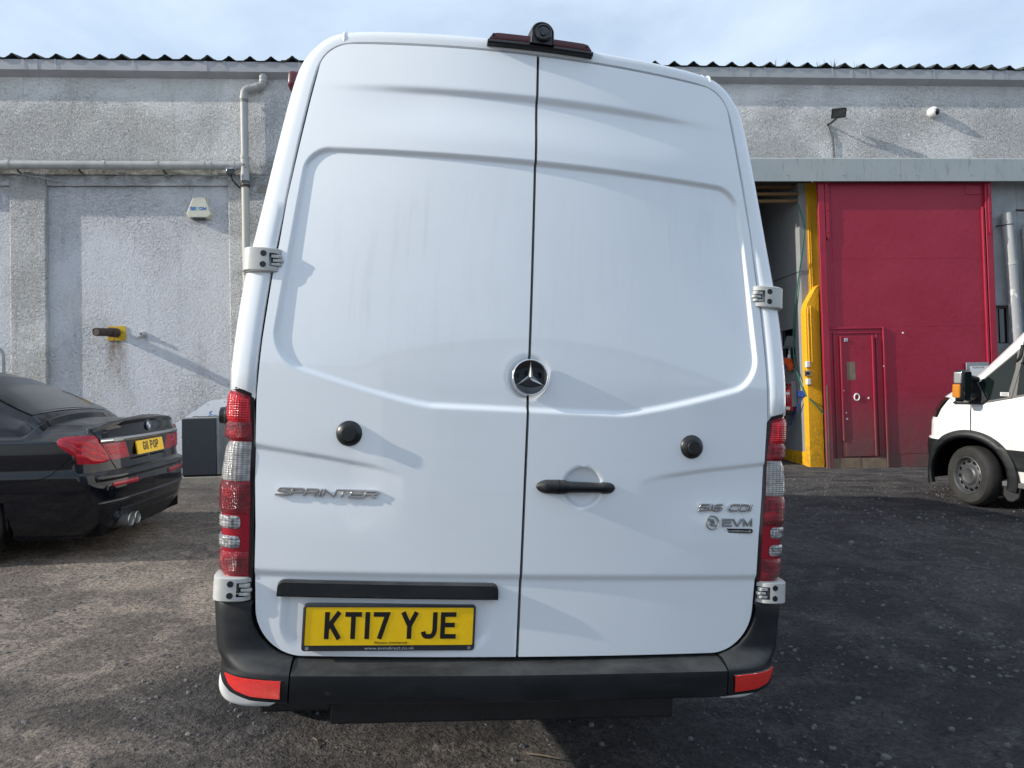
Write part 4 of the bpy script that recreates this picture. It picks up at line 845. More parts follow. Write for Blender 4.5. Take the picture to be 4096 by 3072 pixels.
# sliding door
DV = -.155
dr = wb('sliding_door', 'red_door_paint', ((5.005, DV + .012, .30), (7.895, DV + .055, 4.90)))
for (u0, u1, z0, z1, d) in ((5.20, 7.74, 3.663, 4.86, .003), (5.20, 7.74, 2.558, 3.660, .0033), (6.0, 7.74, 1.415, 2.555, .003), (6.0, 7.74, .52, 1.412, .0033)):
    wb('door_panel', 'red_door_paint', ((u0, DV + .012 - d, z0), (u1, DV + .0135, z1)), parent=dr, bevel=.001)
for (u0, u1, z0, z1, d) in ((4.968, 5.075, .30, 4.90, .045), (7.79, 7.90, .30, 4.90, .045), (5.08, 5.13, 2.56, 3.94, .028), (7.735, 7.770, .30, 4.50, .036), (5.975, 6.005, .30, 2.56, .034), (5.08, 6.0, 2.535, 2.562, .022), (5.15, 5.93, 2.462, 2.485, .020), (5.15, 5.178, .47, 2.46, .022), (5.86, 5.885, .50, 2.46, .018), (7.48, 7.74, 4.70, 4.86, .012)):
    wb('door_rib', 'red_door_paint', ((u0, DV + .012 - d, z0), (u1, DV + .0142, z1)), parent=dr, bevel=.006)
mb = MB(); mb.prism([(5.085, 4.90), (5.145, 4.90), (5.145, 4.02), (5.115, 3.975), (5.085, 4.02)], DV - .030, DV + .0138, 1); mb.build('hanger_strap', 'red_door_paint', dr, bevel=.004)
mb = MB(); mb.prism([(7.83, 4.90), (7.885, 4.90), (7.885, 4.08), (7.857, 4.03), (7.83, 4.08)], DV - .050, DV - .02, 1); mb.build('hanger_strap', 'red_door_paint', dr, bevel=.004)
for u, z in ((5.115, 4.75), (5.115, 4.45), (5.115, 4.10), (7.857, 4.62), (7.857, 4.40), (7.857, 4.12)):
    q = MB(); q.lathe([(.016, .004), (.015, -.010), (0, -.012)], (u, DV - (.030 if u < 6 else .05), z), (0, 1, 0), 6); q.build('bolt', 'red_door_paint', dr)
wk = wb('wicket_door', 'red_door_paint', ((5.255, DV - .004, .50), (5.81, DV + .0138, 2.425)), parent=dr, bevel=.006)
wk2 = wb('wicket_rib', 'red_door_paint', ((5.255, DV - .026, .75), (5.283, DV - .0035, 2.42)), parent=dr, bevel=.006); wb('wicket_rib', 'red_door_paint', ((5.782, DV - .030, .50), (5.808, DV - .0035, 2.43)), parent=dr, bevel=.006)
wb('wicket_rib', 'red_door_paint', ((5.30, DV - .009, .50), (5.775, DV - .0035, .76)), parent=dr, bevel=.004)
mb = MB(); P = [[(5.505 + (.052 + .012 * math.cos(b_)) * math.cos(a) * .8, DV - .012 + .012 * math.sin(b_), 1.445 + (.052 + .012 * math.cos(b_)) * math.sin(a)) for b_ in np.linspace(0, 6.283, 8, endpoint=False)] for a in np.linspace(0, 6.2832, 25)]; mb.grid(np.array(P), closed=True); mb.build('pull_ring', 'paper_white', dr, smooth=True)
for u, z, r in ((5.705, 1.425, .018), (5.29, 1.555, .016), (5.325, 1.20, .014), (5.335, 1.10, .018), (5.985, 1.93, .015), (6.05, 1.63, .012), (6.32, 2.46, .016), (5.62, 2.26, .012), (5.40, 2.26, .012)):
    q = MB(); q.lathe([(r, .004), (r * .8, -.006), (0, -.008)], (u, DV - .008 if u > 5.98 else DV - .005, z), (0, 1, 0), 9); q.build('paint_chip', 'paper_white' if r > .013 else 'red_door_paint', dr, smooth=True)
wb('latch', 'chrome', ((5.325, DV - .022, 2.33), (5.385, DV - .0045, 2.39)), parent=dr, bevel=.008)
wb('faded_patch', 'timber_edge', ((5.36, DV - .0060, 1.72), (5.50, DV - .0042, 2.01)), parent=dr)
wb('kick_plate', 'timber_edge', ((5.08, DV - .012, .302), (5.53, DV + .0125, .475)), parent=dr, bevel=.004); wb('kick_plate', 'timber_edge', ((5.535, DV - .006, .302), (5.97, DV + .0125, .465)), parent=dr, bevel=.004)
wb('door_edge', 'timber_edge', ((4.992, DV - .036, .30), (5.012, DV - .0335, 1.65)), parent=dr)
wb('kerb', 'concrete', ((5.0, DV - .06, .05), (12, .0, .29)))

# things fixed to or standing by the wall
def wthing(name, label, cat, u, v, z, group=None): return thing(name, label, cat, WM @ Matrix.Translation((u, v, z)), group)
a = wthing('alarm_box', 'cream alarm box with blue lettering on the left wall', 'alarm', -4.715, .075, 4.56)
mb = MB(); out = [(-.085, .175), (.085, .175), (.175, -.085), (.125, -.135), (-.145, -.135), (-.185, -.085)]; bk_ = [(x * 1.10, z * 1.08) for x, z in out]
mb.add([(x, -.085, z) for x, z in out] + [(x, 0, z) for x, z in bk_], [tuple(range(6))] + [(i, i + 6, (i + 1) % 6 + 6, (i + 1) % 6) for i in range(6)]); mb.build('case', 'cream_plastic', a, bevel=.008)
mb = MB(); mb.box((-.10, -.07, -.168), (.08, -.005, -.134)); mb.build('strobe', 'black_gloss', a, bevel=.008)
fa = lambda x, z, d: (x, d, z); wd = .037; x = -.132
for c, mt in (('S', 'text_blue'), ('E', 'text_blue'), ('C', 'text_teal'), ('O', 'text_blue'), ('M', 'text_blue')):
    mb = MB(); w_ = .052 if c in 'COM' else .044; glyphs(mb, c, x, -.028, w_, .052, .0125, 0, fa, -.0855, -.0868); mb.build('lettering', mt, a); x += w_ + (.001 if c != 'C' else -.004)
c_ = wthing('dome_camera', 'white dome camera with dark lens high on the right wall', 'security camera', 7.06, 0, 6.11)
mb = MB(); ax = Vector((.38, -1, -.30)); mb.lathe([(.080, -.02), (.084, .03), (.084, .06), (.072, .09), (.05, .112), (0, .122)], (0, 0, 0), (0.1, -1, -.05), 24); mb.build('housing', 'paper_white', c_, smooth=True)
mb = MB(); mb.lathe([(.056, .0), (.052, .025), (.034, .042), (0, .050)], (.026, -.080, -.016), ax, 20); mb.build('lens_dome', 'black_gloss', c_, smooth=True)
f = wthing('floodlight', 'small black floodlight tilted down above the red door', 'floodlight', 5.33, 0, 5.98)
lm = MB(); lm.box((-.13, -.04, -.095), (.13, .05, .095)); lo = lm.build('lamp_body', 'satin_silver', f, bevel=.015); lo.matrix_basis = Matrix.Translation((.03, -.18, .05)) @ Matrix.Scale(.74, 4) @ Matrix.Rotation(R(-18), 4, 'Z') @ Matrix.Rotation(R(40), 4, 'X')
lm = MB(); lm.prism(rrect(-.15, -.105, .15, .105, .01), -.052, -.038, 1); l2 = lm.build('lamp_frame', 'black_trim', f, bevel=.004); l2.matrix_basis = lo.matrix_basis
lm = MB(); lm.box((-.125, -.055, -.082), (.125, -.0525, .082)); l3 = lm.build('lamp_glass', 'steel_wheel', f); l3.matrix_basis = lo.matrix_basis
mb = MB(); mb.tube([(-.06, 0, -.08), (-.05, -.10, -.085), (.02, -.18, -.02)], .016, 8); mb.build('bracket', 'black_trim', f, smooth=True)
mb = MB(); mb.tube([(-.05, -.012, -.08), (-.02, -.012, -.22), (.01, -.012, -.30), (.02, -.012, -.63)], .009, 6); mb.build('cable', 'seal_grey', f, smooth=True)
mb = MB(); mb.tube([(.045, -.012, -.30), (.055, -.012, -.62)], .007, 6); mb.build('cable', 'cream_pipe', f, smooth=True)
f = wthing('flue_pipe', 'rusty stub of flue pipe through a yellow plate on the left wall', 'flue', -5.975, .075, 2.685)
mb = MB(); mb.box((-.13, -.012, -.11), (.135, .0, .105)); mb.build('plate', 'flue_plate_yellow', f)
mb = MB(); e_ = (-.10, -.42, -.02); mb.tube([(.0, -.01, .005), (-.03, -.16, 0)], .070, 20); mb.build('pipe', 'flue_rust', f, smooth=True, ang=40)
mb = MB(); mb.tube([(-.028, -.15, 0), e_], .060, 20, caps=False); mb.tube([(-.028, -.15, 0), (-.099, -.415, -.0195)], .052, 20); mb.build('pipe_end', 'flue_rust', f, smooth=True, ang=40)
b_ = wthing('wall_bracket', 'small white rusted pipe stub right of the yellow flue plate', 'bracket', -5.59, .075, 2.66)
mb = MB(); mb.lathe([(.05, 0), (.045, -.03), (.03, -.035), (.028, -.075), (.016, -.075), (.016, -.04), (0, -.04)], (0, 0, 0), (0, 1, 0), 14); mb.box((-.075, -.02, -.06), (-.045, 0, -.02)); mb.box((.04, -.02, -.065), (.07, 0, -.02)); mb.build('stub', 'grey_pipe', b_, smooth=True, ang=40)
def collar(mb, p, ax, r, w_=.05): mb.lathe([(r, -w_ / 2), (r + .008, -w_ / 2 + .004), (r + .008, w_ / 2 - .004), (r, w_ / 2)], p, ax, 18)
d = wthing('drainpipe', 'cream downpipe with swan neck from the gutter to the junction', 'drainpipe', 0, 0, 0); r = .057
mb = MB(); mb.tube([(-3.995, -.10, .40), (-3.995, -.10, 5.02)], r, 18); mb.build('lower_pipe', 'cream_pipe', d, smooth=True, ang=40)
mb = MB(); mb.tube([(-3.995, -.10, 5.30), (-3.995, -.10, 6.19)], r, 18); mb.build('upper_pipe', 'grey_pipe', d, smooth=True, ang=40)
neck = chaikin([(-3.995, -.10, 6.15), (-3.995, -.10, 6.33), (-3.93, -.09, 6.37), (-3.78, -.075, 6.41), (-3.71, -.07, 6.46), (-3.71, -.07, 6.60)], 2); mb = MB(); mb.tube([tuple(p) for p in neck], r, 18)
for p, ax in (((-3.995, -.10, 6.22), (0, 0, 1)), ((-3.93, -.092, 6.365), (.95, .08, .3)), ((-3.80, -.078, 6.405), (.95, .08, .3)), ((-3.71, -.07, 6.50), (0, 0, 1)), ((-3.71, -.07, 6.55), (0, 0, 1))): collar(mb, p, ax, r)
mb.build('swan_neck', 'grey_pipe', d, smooth=True, ang=40)
mb = MB(); mb.tube([(-3.995, -.10, 4.92), (-3.995, -.10, 5.32)], r + .008, 18); collar(mb, (-3.995, -.10, 5.31), (0, 0, 1), r + .006); mb.tube([(-3.995, -.10, 5.19), (-4.12, -.10, 5.19)], r + .006, 18); mb.build('junction', 'grey_pipe', d, smooth=True, ang=40)
mb = MB(); mb.lathe([(.030, 0), (.030, -.03), (.020, -.03), (.020, -.008), (0, -.008)], (-3.985, -.155, 5.17), (0, 1, 0), 16); mb.build('access_cap', 'grey_pipe', d, smooth=True, ang=40)
for z, mt in ((4.93, 'seal_grey'), (4.875, 'flue_rust'), (3.30, 'cream_pipe'), (2.2, 'cream_pipe')):
    mb = MB(); collar(mb, (-3.995, -.10, z), (0, 0, 1), r + .003, .045); mb.build('pipe_collar', mt, d, smooth=True, ang=40)
w_ = wthing('waste_pipe', 'grey horizontal pipe running along the left wall into the downpipe', 'pipe', 0, 0, 0)
mb = MB(); mb.tube([(-13, -.095, 5.22), (-4.12, -.10, 5.185)], .062, 18); mb.build('pipe', 'grey_pipe', w_, smooth=True, ang=40)
for u in (-7.42, -6.05, -5.28, -4.60, -4.50, -4.16):
    mb = MB(); collar(mb, (u, -.0975, 5.22 - (u + 13) * .0039), (1, 0, 0), .062, .06 if u < -4.7 else .05); mb.build('pipe_collar', 'grey_pipe', w_, smooth=True, ang=40)
for u in (-7.3, -6.42, -5.2):
    mb = MB(); mb.tube([(u, 0, 5.10), (u, -.05, 5.11), (u, -.09, 5.13)], .012, 6); mb.build('pipe_hook', 'flue_rust', w_, smooth=True)
j = wthing('junction_box', 'grey flat box on the wall right of the downpipe, partly behind the van', 'box', -3.42, 0, 5.17); mb = MB(); mb.box((-.14, -.09, -.20), (.22, 0, .20)); mb.build('case', 'grey_render', j, bevel=.01)
mb = MB(); mb.box((-.16, -.05, -.42), (.1, 0, -.205)); mb.build('cable_box', 'flue_rust', j, bevel=.01)
s_ = wthing('wall_sensor', 'little black and silver sensor on a bent bracket beside the pipe junction', 'sensor', -4.16, 0, 5.00)
mb = MB(); mb.box((-.055, -.30, -.01), (.045, -.18, .075)); mb.build('head', 'black_gloss', s_, bevel=.008); mb = MB(); mb.box((-.058, -.305, .077), (.048, -.175, .085)); mb.build('cap', 'chrome', s_)
mb = MB(); mb.tube([(0, -.24, -.005), (.015, -.22, -.08), (.05, -.05, -.12), (.05, 0, -.12)], .012, 8); mb.build('bracket', 'black_trim', s_, smooth=True)
cb = MB(); cb.tube([(-7.9, -.02, 5.12), (-7.35, -.03, 5.09), (-6.8, -.025, 4.99), (-6.2, -.02, 4.915), (-5.75, -.02, 4.93), (-5.3, -.02, 5.03), (-5.05, -.03, 5.10), (-4.6, -.02, 5.065), (-4.2, -.02, 5.045)], .0045, 6)
o = cb.build('cable', 'grey_pipe', None, smooth=True); o.matrix_world = WM; tag(o, 'thin pale cable sagging across the lintel below the long pipe', 'cable')
v_ = wthing('vent_pipe', 'grey flaking vent pipe rising in front of the right end of the wall', 'pipe', 0, 0, 0)
mb = MB(); mb.tube([(8.36, -.12, .35), (8.30, -.12, 2.2), (8.255, -.11, 3.60)], .084, 20); mb.build('lower_pipe', 'flaking_pipe', v_, smooth=True, ang=40)
mb = MB(); mb.tube([(8.256, -.11, 3.58), (8.215, -.10, 4.36), (8.212, -.10, 4.41)], [.079, .079, .070], 20); mb.build('upper_pipe', 'grey_pipe', v_, smooth=True, ang=40)
mb = MB(); collar(mb, (8.257, -.11, 3.57), (-.05, 0, 1), .082, .05); mb.build('pipe_collar', 'grey_pipe', v_, smooth=True, ang=40); mb = MB(); collar(mb, (8.222, -.10, 4.21), (-.05, 0, 1), .078, .02); mb.tube([(8.15, -.07, 4.21), (8.11, 0, 4.22)], .012, 6); mb.build('pipe_clip', 'flue_rust', v_, smooth=True, ang=40)
p_ = wthing('pipe', 'grey standpipe at the right edge with a rusty iron arm beside it', 'pipe', 0, 0, 0)
mb = MB(); mb.tube([(8.66, -.06, .4), (8.60, -.06, 4.18)], .075, 16); collar(mb, (8.63, -.06, 3.1), (0, 0, 1), .075); mb.build('riser', 'grey_pipe', p_, smooth=True, ang=40); mb = MB(); mb.tube([(8.45, -.02, 4.48), (8.60, -.20, 4.42), (8.72, -.3, 4.38)], .018, 7); mb.build('iron_arm', 'flue_rust', p_, smooth=True); mb = MB(); mb.tube([(8.58, -.06, 4.26), (8.74, -.12, 4.26)], .035, 8); mb.build('iron_end', 'flue_rust', p_, smooth=True)
cc = wthing('cabinet', 'dark slate metal cabinet standing against the left wall behind the car', 'cabinet', -4.44, -.9, .55); 
mb = MB(); mb.box((-.235, 0, .045), (.225, .55, .825)); mb.build('case', 'slate_cabinet', cc, bevel=.006)
mb = MB(); mb.box((.228, .012, .045), (.262, .55, .825)); mb.build('edge_strip', 'galvanised', cc, bevel=.004); mb = MB(); mb.box((-.24, .01, .827), (.265, .55, .842)); mb.build('top', 'grey_pipe', cc)
mb = MB(); mb.box((-.30, -.03, -.10), (.32, .60, .018)); mb.build('plinth', 'concrete', cc, bevel=.01); mb = MB(); mb.box((-.225, .02, .018), (.25, .54, .045)); mb.build('foot', 'black_trim', cc)
mb = MB(); mb.tube([(-.12, .10, .846), (-.09, .09, .858), (-.03, .10, .850), (.06, .12, .849), (.2, .14, .850), (.25, .13, .85)], .005, 6); mb.build('wire', 'black_trim', cc, smooth=True)
bd = wthing('board', 'white cut board with blue marks leaning on the wall behind the cabinet', 'board', -4.6, -.24, .50)
mb = MB(); o_ = [(-.40, .08), (.45, .08), (.37, .98), (.31, 1.17), (.03, 1.145), (-.02, 1.11), (-.45, .82), (-.43, .5)]; mb.prism(o_, 0, .012, 1); q = mb.build('sheet', 'board_white', bd); 
for p in ((.24, 1.12), (-.0, 1.08), (-.36, .60)):
    mb = MB(); mb.lathe([(.008, .001), (.007, -.003), (0, -.004)], (p[0], 0, p[1]), (0, 1, 0), 8); mb.build('screw', 'black_trim', bd)
mb = MB(); stroke_poly(mb, [(.02, .965), (.06, .985), (.03, .945), (.065, .93), (.02, .915)], .010, fa, 0, -.002); mb.build('blue_mark', 'text_blue', bd); mb = MB(); stroke_poly(mb, [(.235, .93), (.19, .94), (.175, .985), (.20, 1.005), (.225, .985)], .012, fa, 0, -.002); mb.build('blue_mark', 'text_blue', bd); mb = MB(); mb.box((.08, -.002, .917), (.14, 0, .924)); mb.build('blue_mark', 'text_blue', bd)
for ch in list(bd.children): ch.matrix_basis = Matrix.Rotation(R(-9), 4, 'X') @ ch.matrix_basis
h_ = wthing('hoop_barrier', 'galvanised tubular hoop at the left edge behind the dark car', 'barrier', -6.96, -1.0, .30)
mb = MB(); mb.tube([tuple(p) for p in chaikin([(0, 0, 0), (0, 0, 1.9), (-.01, 0, 2.06), (-.12, 0, 2.12), (-.9, 0, 2.12), (-1.02, 0, 2.05), (-1.03, 0, 1.9), (-1.03, 0, 0)], 3)], .024, 12); mb.build('tube', 'galvanised', h_, smooth=True); mb = MB(); mb.tube([(0, 0, 1.0), (-1.03, 0, 1.0)], .018, 10); mb.build('cross_bar', 'galvanised', h_, smooth=True)
# inside the doorway
e = wthing('fire_extinguisher', 'red fire extinguisher hung on the grey wall inside the doorway', 'extinguisher', 4.70, .48, 1.19)
mb = MB(); mb.lathe([(0, .05), (.078, .052), (.082, .06), (.082, .36), (.074, .40), (.05, .425), (.028, .435), (.028, .46), (0, .46)], (0, 0, 0), (0, 0, 1), 24); mb.build('cylinder', 'extinguisher_red', e, smooth=True, ang=50)
mb = MB(); mb.lathe([(0, -.02), (.078, -.02), (.0825, 0), (.0825, .052), (0, .052)], (0, 0, 0), (0, 0, 1), 24); mb.build('base', 'black_trim', e, smooth=True, ang=40)
mb = MB(); mb.tube([(0, -.02, .45), (-.01, -.08, .50), (-.02, -.14, .505)], .012, 8); mb.build('handle', 'extinguisher_red', e, smooth=True); mb = MB(); mb.box((-.018, -.03, .44), (.018, .03, .50)); mb.build('valve', 'extinguisher_red', e, bevel=.006)
mb = MB(); mb.tube([tuple(p) for p in chaikin([(0, .02, .475), (-.02, .10, .50), (-.04, .16, .42), (-.03, .15, .25), (-.02, .10, .10), (-.01, .12, .02)], 2)], .011, 8); mb.build('hose', 'rubber', e, smooth=True); mb = MB(); mb.tube([(-.01, .12, .06), (-.03, .14, -.04), (-.05, .17, -.11)], [.014, .022, .034], 10); mb.build('nozzle', 'rubber', e, smooth=True)
for z0, z1, mt in ((.30, .345, 'paper_white'), (.05, .10, 'paper_white'), (.14, .26, 'red_band')):
    mb = MB(); P = [[(-.0835 * math.cos(q), -.0835 * math.sin(q), z) for q in np.linspace(-.5, 1.2, 10)] for z in (z0 + .02, z1 + .02)]; mb.grid(np.array(P)); mb.build('sticker', mt, e, smooth=True)
mb = MB(); mb.box((.0, -.09, .12), (.09, .05, .54)); mb.build('backing', 'interior_grey', e)
b_ = wthing('broom', 'blue handled broom leaning on the grey wall inside the doorway', 'broom', 0, 0, 0)
mb = MB(); mb.tube([(4.60, .92, .335), (4.66, .55, .86), (4.755, .11, 1.48)], .013, 8); mb.build('handle', 'broom_blue', b_, smooth=True); mb = MB(); mb.box((4.745, .05, 1.47), (4.795, .30, 1.51)); mb.build('head', 'broom_blue', b_, bevel=.006); mb = MB(); mb.box((4.75, .06, 1.511), (4.79, .29, 1.57)); mb.build('bristles', 'broom_blue', b_); mb = MB(); mb.tube([(4.652, .58, .815), (4.676, .46, .99)], .017, 8); mb.build('grip', 'satin_silver', b_, smooth=True)
hs = MB(); hs.tube([tuple(p) for p in chaikin([(4.74, .02, 4.60), (4.80, -.06, 4.24), (4.79, -.03, 4.0), (4.755, .34, 2.85), (4.76, .42, 2.11), (4.745, .22, 1.80), (4.74, .02, 1.50), (4.85, -.05, 1.38), (5.0, -.06, 1.20)], 2)], .012, 8); o = hs.build('hose', 'hose_green', None, smooth=True); o.matrix_world = WM; tag(o, 'dark green hose hanging down inside the doorway across the yellow pier', 'hose')
def sill_item(name, label, cat, build):
    t_ = wthing(name, label, cat, 4.83, 0, 1.959); build(t_); return t_
mb = MB(); mb.lathe([(0, 0), (.035, 0), (.036, .13), (.02, .16), (.013, .17), (.013, .20), (0, .20)], (4.815, .84, 1.959), (0, 0, 1), 12); o = mb.build('bottle', 'bottle_purple', None, smooth=True, ang=40); o.matrix_world = WM; tag(o, 'dark purple bottle on the window sill inside the doorway', 'bottle')
mb = MB(); mb.lathe([(0, 0), (.028, 0), (.028, .22), (.011, .25), (.011, .30), (0, .30)], (4.815, .67, 1.959), (0, 0, 1), 12); o = mb.build('bottle', 'paper_white', None, smooth=True, ang=40); o.matrix_world = WM; tag(o, 'pale slim bottle on the sill behind the orange cloth', 'bottle')
mb = MB(); P = [[(4.775 + .02 * math.sin(3 * a_ + b * 5) - .02 * b, .49 + .24 * a_ + .02 * math.sin(6 * b), 2.17 - .20 * b - .10 * (1 - a_) + .02 * math.sin(5 * a_ + 2 * b)) for a_ in np.linspace(0, 1, 10)] for b in np.linspace(0, .9, 8)]; mb.grid(np.array(P)); mb.grid(np.array(P) + np.array([.02, 0, -.005])); o = mb.build('cloth', 'cloth_orange', None, smooth=True); o.matrix_world = WM; tag(o, 'bright orange cloth hung over the window sill inside the doorway', 'cloth')
for z, lab in ((1.99, 'topmost white switch box on the side of the yellow pier'), (1.845, 'middle switch box with grey levers on the side of the yellow pier'), (1.71, 'lowest white switch box on the side of the yellow pier')):
    s_ = wthing('switch_box', lab, 'switch', 4.765, -.02, z, 'switch boxes on the yellow pier')
    mb = MB(); mb.box((-.02, -.055, -.045), (.075, .0, .045)); mb.build('back_box', 'yellow_paint', s_, bevel=.006); mb = MB(); mb.box((-.034 if 'middle' in lab else -.026, -.062, -.048), (.03, .004, .048)); mb.build('switch_plate', 'satin_silver' if 'middle' in lab else 'paper_white', s_, bevel=.006)
    if 'middle' in lab:
        for dz in (-.025, .0, .025):
            mb = MB(); mb.box((-.02 + dz * .8, -.074, -.028), (-.006 + dz * .8, -.063, .028)); mb.build('lever', 'black_trim', s_)
n_ = wthing('notice', 'white printed notice in a grey frame behind the mirror of the white van', 'notice', 7.47, DV - .04, 1.80)
mb = MB(); mb.box((-.12, 0, -.16), (.26, .02, .16)); mb.build('frame', 'galvanised', n_, bevel=.004); mb = MB(); mb.box((-.06, -.002, -.13), (.24, 0.001, .10)); mb.build('sheet', 'paper_white', n_)
font_obj('lettering', 'PLEASE ASK', .04, .20, 'plate_black', n_, MX(.08, -.0025, .075), .0003)

# ================================================================== dark saloon car, its tail towards us
# car frame: x forward from the tail, y to its left (nearer side), z up
CM = frameM((-0.9977, -0.0668, 0.0064), (0.0666, -0.9974, -0.0276), (0.0083, -0.0271, 0.9996), (-3.4204, 6.7644, 0.2883))
car = thing('saloon_car', 'very dark navy saloon car at the left edge, yellow plate G11 POP on its tail', 'car', CM)
CP = chaikin([(0, 0), (.004, .30), (.018, .56), (.042, .74), (.078, .85), (.145, .915), (.27, .948), (.5, .958), (.9, .962), (1.4, .962), (2.2, .955), (3.6, .95), (4.6, .93), (5.0, .84), (5.2, .5), (5.25, 0)], 3)
CL = np.concatenate([[0], np.cumsum(np.linalg.norm(np.diff(CP, axis=0), axis=1))])
def ztop(x, y=None):  return np.interp(x, [0, .10, .30, .6, 1.2, 2.2, 3.6, 4.4, 5.25], [1.175, 1.165, 1.12, 1.10, 1.10, 1.08, 1.05, 1.0, .85])
XR = [(.18, .10), (.26, .05), (.33, .015), (.45, -.005), (.56, -.012), (.66, -.012), (.715, .004), (.735, .035), (.80, .045), (.88, .045), (.985, .040), (1.02, .036), (1.06, .050), (1.12, .052), (1.165, .035), (1.185, .060)]
WI = [(.18, .13), (.24, .07), (.32, .035), (.45, .015), (.60, .0), (.72, -.004), (.74, .006), (.90, .008), (.99, .016), (1.03, .026), (1.06, .045), (1.09, .075), (1.12, .12), (1.18, .20)]
def cpt(s, z, off=0.0, side=1):
    """point on the lower body: s along the plan contour from the tail centre, z height"""
    i = min(int(np.searchsorted(CL, s)), len(CL) - 1); i = max(i, 1); k = (s - CL[i - 1]) / (CL[i] - CL[i - 1]); p = CP[i - 1] + (CP[i] - CP[i - 1]) * k
    d = (CP[i] - CP[i - 1]); d = d / np.linalg.norm(d); n_ = np.array([-d[1], d[0]])
    if n_[0] > 0 and p[0] < 2 and p[1] < .9: pass
    nn = np.array([-d[1], d[0]]);                                              # outward: -x at the tail, +y on the side
    rear = abs(nn[0]) ; sidew = abs(nn[1])
    xr = lerp_table(XR, z) if p[0] < 2.5 else 0; wi = lerp_table(WI, z)
    q = p - nn * (xr * rear + wi * sidew) + nn * off
    return (q[0], side * q[1], z)
def s_of_y(y): return float(np.interp(y, CP[:40, 1], CL[:40])) if y < CP[39, 1] else float(np.interp(y, CP[:, 1], CL))
def s_of_x(x): j = int(np.argmax(CP[:, 1] > .93)); return float(np.interp(x, CP[j:, 0], CL[j:]))
SS = np.unique(np.concatenate([np.linspace(0, 1.5, 46), np.arange(1.5, 3.1, .04), np.linspace(3.1, CL[-1], 26)]))
ZL = [.18, .20, .24, .28, .33, .39, .45, .52, .60, .66, .70, .718, .728, .738, .78, .83, .88, .93, .975, .99, 1.005, 1.02, 1.035, 1.05, 1.065, 1.08, 1.10, 1.12, 1.14, 1.155, 1.167, 1.175, 1.182]
def body_grid(side):
    P, keep = [], []
    for z in ZL:
        row = []
        for s in SS:
            p = cpt(s, z, 0, side); zt = float(ztop(abs(p[0])) - .075 * (min(1, abs(p[1]) / .9) ** 3) * (p[0] < .6))
            zz = z if z < 1.0 else 1.0 + (z - 1.0) * (zt - 1.0) / .182
            row.append((p[0], p[1], zz))
        P.append(row)
    P = np.array(P); n, k = P.shape[:2]; keep = np.ones((n - 1, k - 1), bool)
    for i in range(n - 1):
        for j in range(k - 1):
            c = P[i:i + 2, j:j + 2].reshape(-1, 3).mean(0)
            for wx in (1.15, 4.25):
                if math.hypot(c[0] - wx, c[2] - .34) < .395 and abs(c[1]) > .75: keep[i, j] = False
    return P, keep
bm_ = MB()
for side in (1, -1):
    P, keep = body_grid(side); bm_.grid(P, keep=keep)
TOPR = P
# deck and shoulders up to the glasshouse
def deck_row(side):
    pass
Pt = body_grid(1)[0][-1]; xs_d = np.linspace(0, 1, 10); rows = []
for p in Pt:
    w_ = abs(p[1]); rows.append([(p[0] + (.03 * math.sin(math.pi * t) if p[0] < .1 else 0), p[1] * (1 - 2 * t), p[2] + (.045 + .065 * float(ss(.08, .62, p[0]))) * math.sin(math.pi * t) ** .5 * min(1, max(0, p[0]) / .35 + .15)) for t in xs_d])
DECK = np.array(rows); bm_.grid(DECK); bm_.build('body', 'navy_paint', car, smooth=True, ang=32)
for wx in (1.15, 4.25):
    for sd in (1, -1):
        arc_ = [(wx + .40 * math.cos(R(a)), .34 + .40 * math.sin(R(a))) for a in np.linspace(-25, 205, 30)]
        wl = MB(); wl.grid(np.array([[(x, sd * y, z) for x, z in arc_] for y in (.94, .62)])); wl.add([(x, sd * .62, z) for x, z in arc_], [tuple(range(30))]); wl.build('wheel_well', 'dark_void', car)
for wx in (1.15, 4.25):
    for sd in (1, -1):
        mb = MB(); mb.lathe([(.395, .006), (.405, .010), (.415, .004)], (wx, sd * .945, .34), (0, sd, 0), 40)
        w_ = wheel_mb(.345, .245, 40).build('wheel', 'tyre', car, smooth=True, loc=(wx, sd * .825, .345)); w_.rotation_euler = (0, 0, R(90) * sd); r__ = rim_mb(.345, .245).build('rim', 'satin_silver', w_, smooth=True)
# glasshouse: roof, pillars, rear screen
st = [(.70, .66, 1.205, .88, 1.09), (.85, .655, 1.275, .875, 1.10), (1.05, .63, 1.375, .87, 1.10), (1.25, .60, 1.470, .865, 1.10), (1.42, .57, 1.540, .86, 1.10), (1.56, .555, 1.585, .86, 1.10), (1.80, .55, 1.617, .86, 1.10), (2.4, .55, 1.63, .86, 1.10), (3.0, .56, 1.585, .86, 1.08), (3.5, .60, 1.36, .86, 1.06), (4.0, .66, 1.10, .86, 1.02)]
def gh_row(x, yr, zr, yb, zb):
    half = [(yb, zb - .05), (yb - .005, zb), (yb - .03, zb + (zr - zb) * .18), (yb + (yr - yb) * .55, zb + (zr - zb) * .55), (yr + .045, zr - .055), (yr + .012, zr - .016), (yr - .035, zr), (yr * .6, zr + .018), (0, zr + .028)]
    return [(x, a, b) for a, b in half] + [(x, -a, b) for a, b in half[-2::-1]]
xs_g = np.unique(np.concatenate([np.linspace(.70, 1.6, 28), np.linspace(1.6, 4.0, 20)])); A = np.array(st)
rows = [gh_row(*(float(np.interp(x, A[:, 0], A[:, i])) for i in range(5))) for x in xs_g]
rows = [[(x_ - .05, a, b - .05) for x_, a, b in rows[0]]] + rows
mb = MB(); mb.grid(np.array(rows)); mb.build('roof', 'navy_paint', car, smooth=True, ang=50)
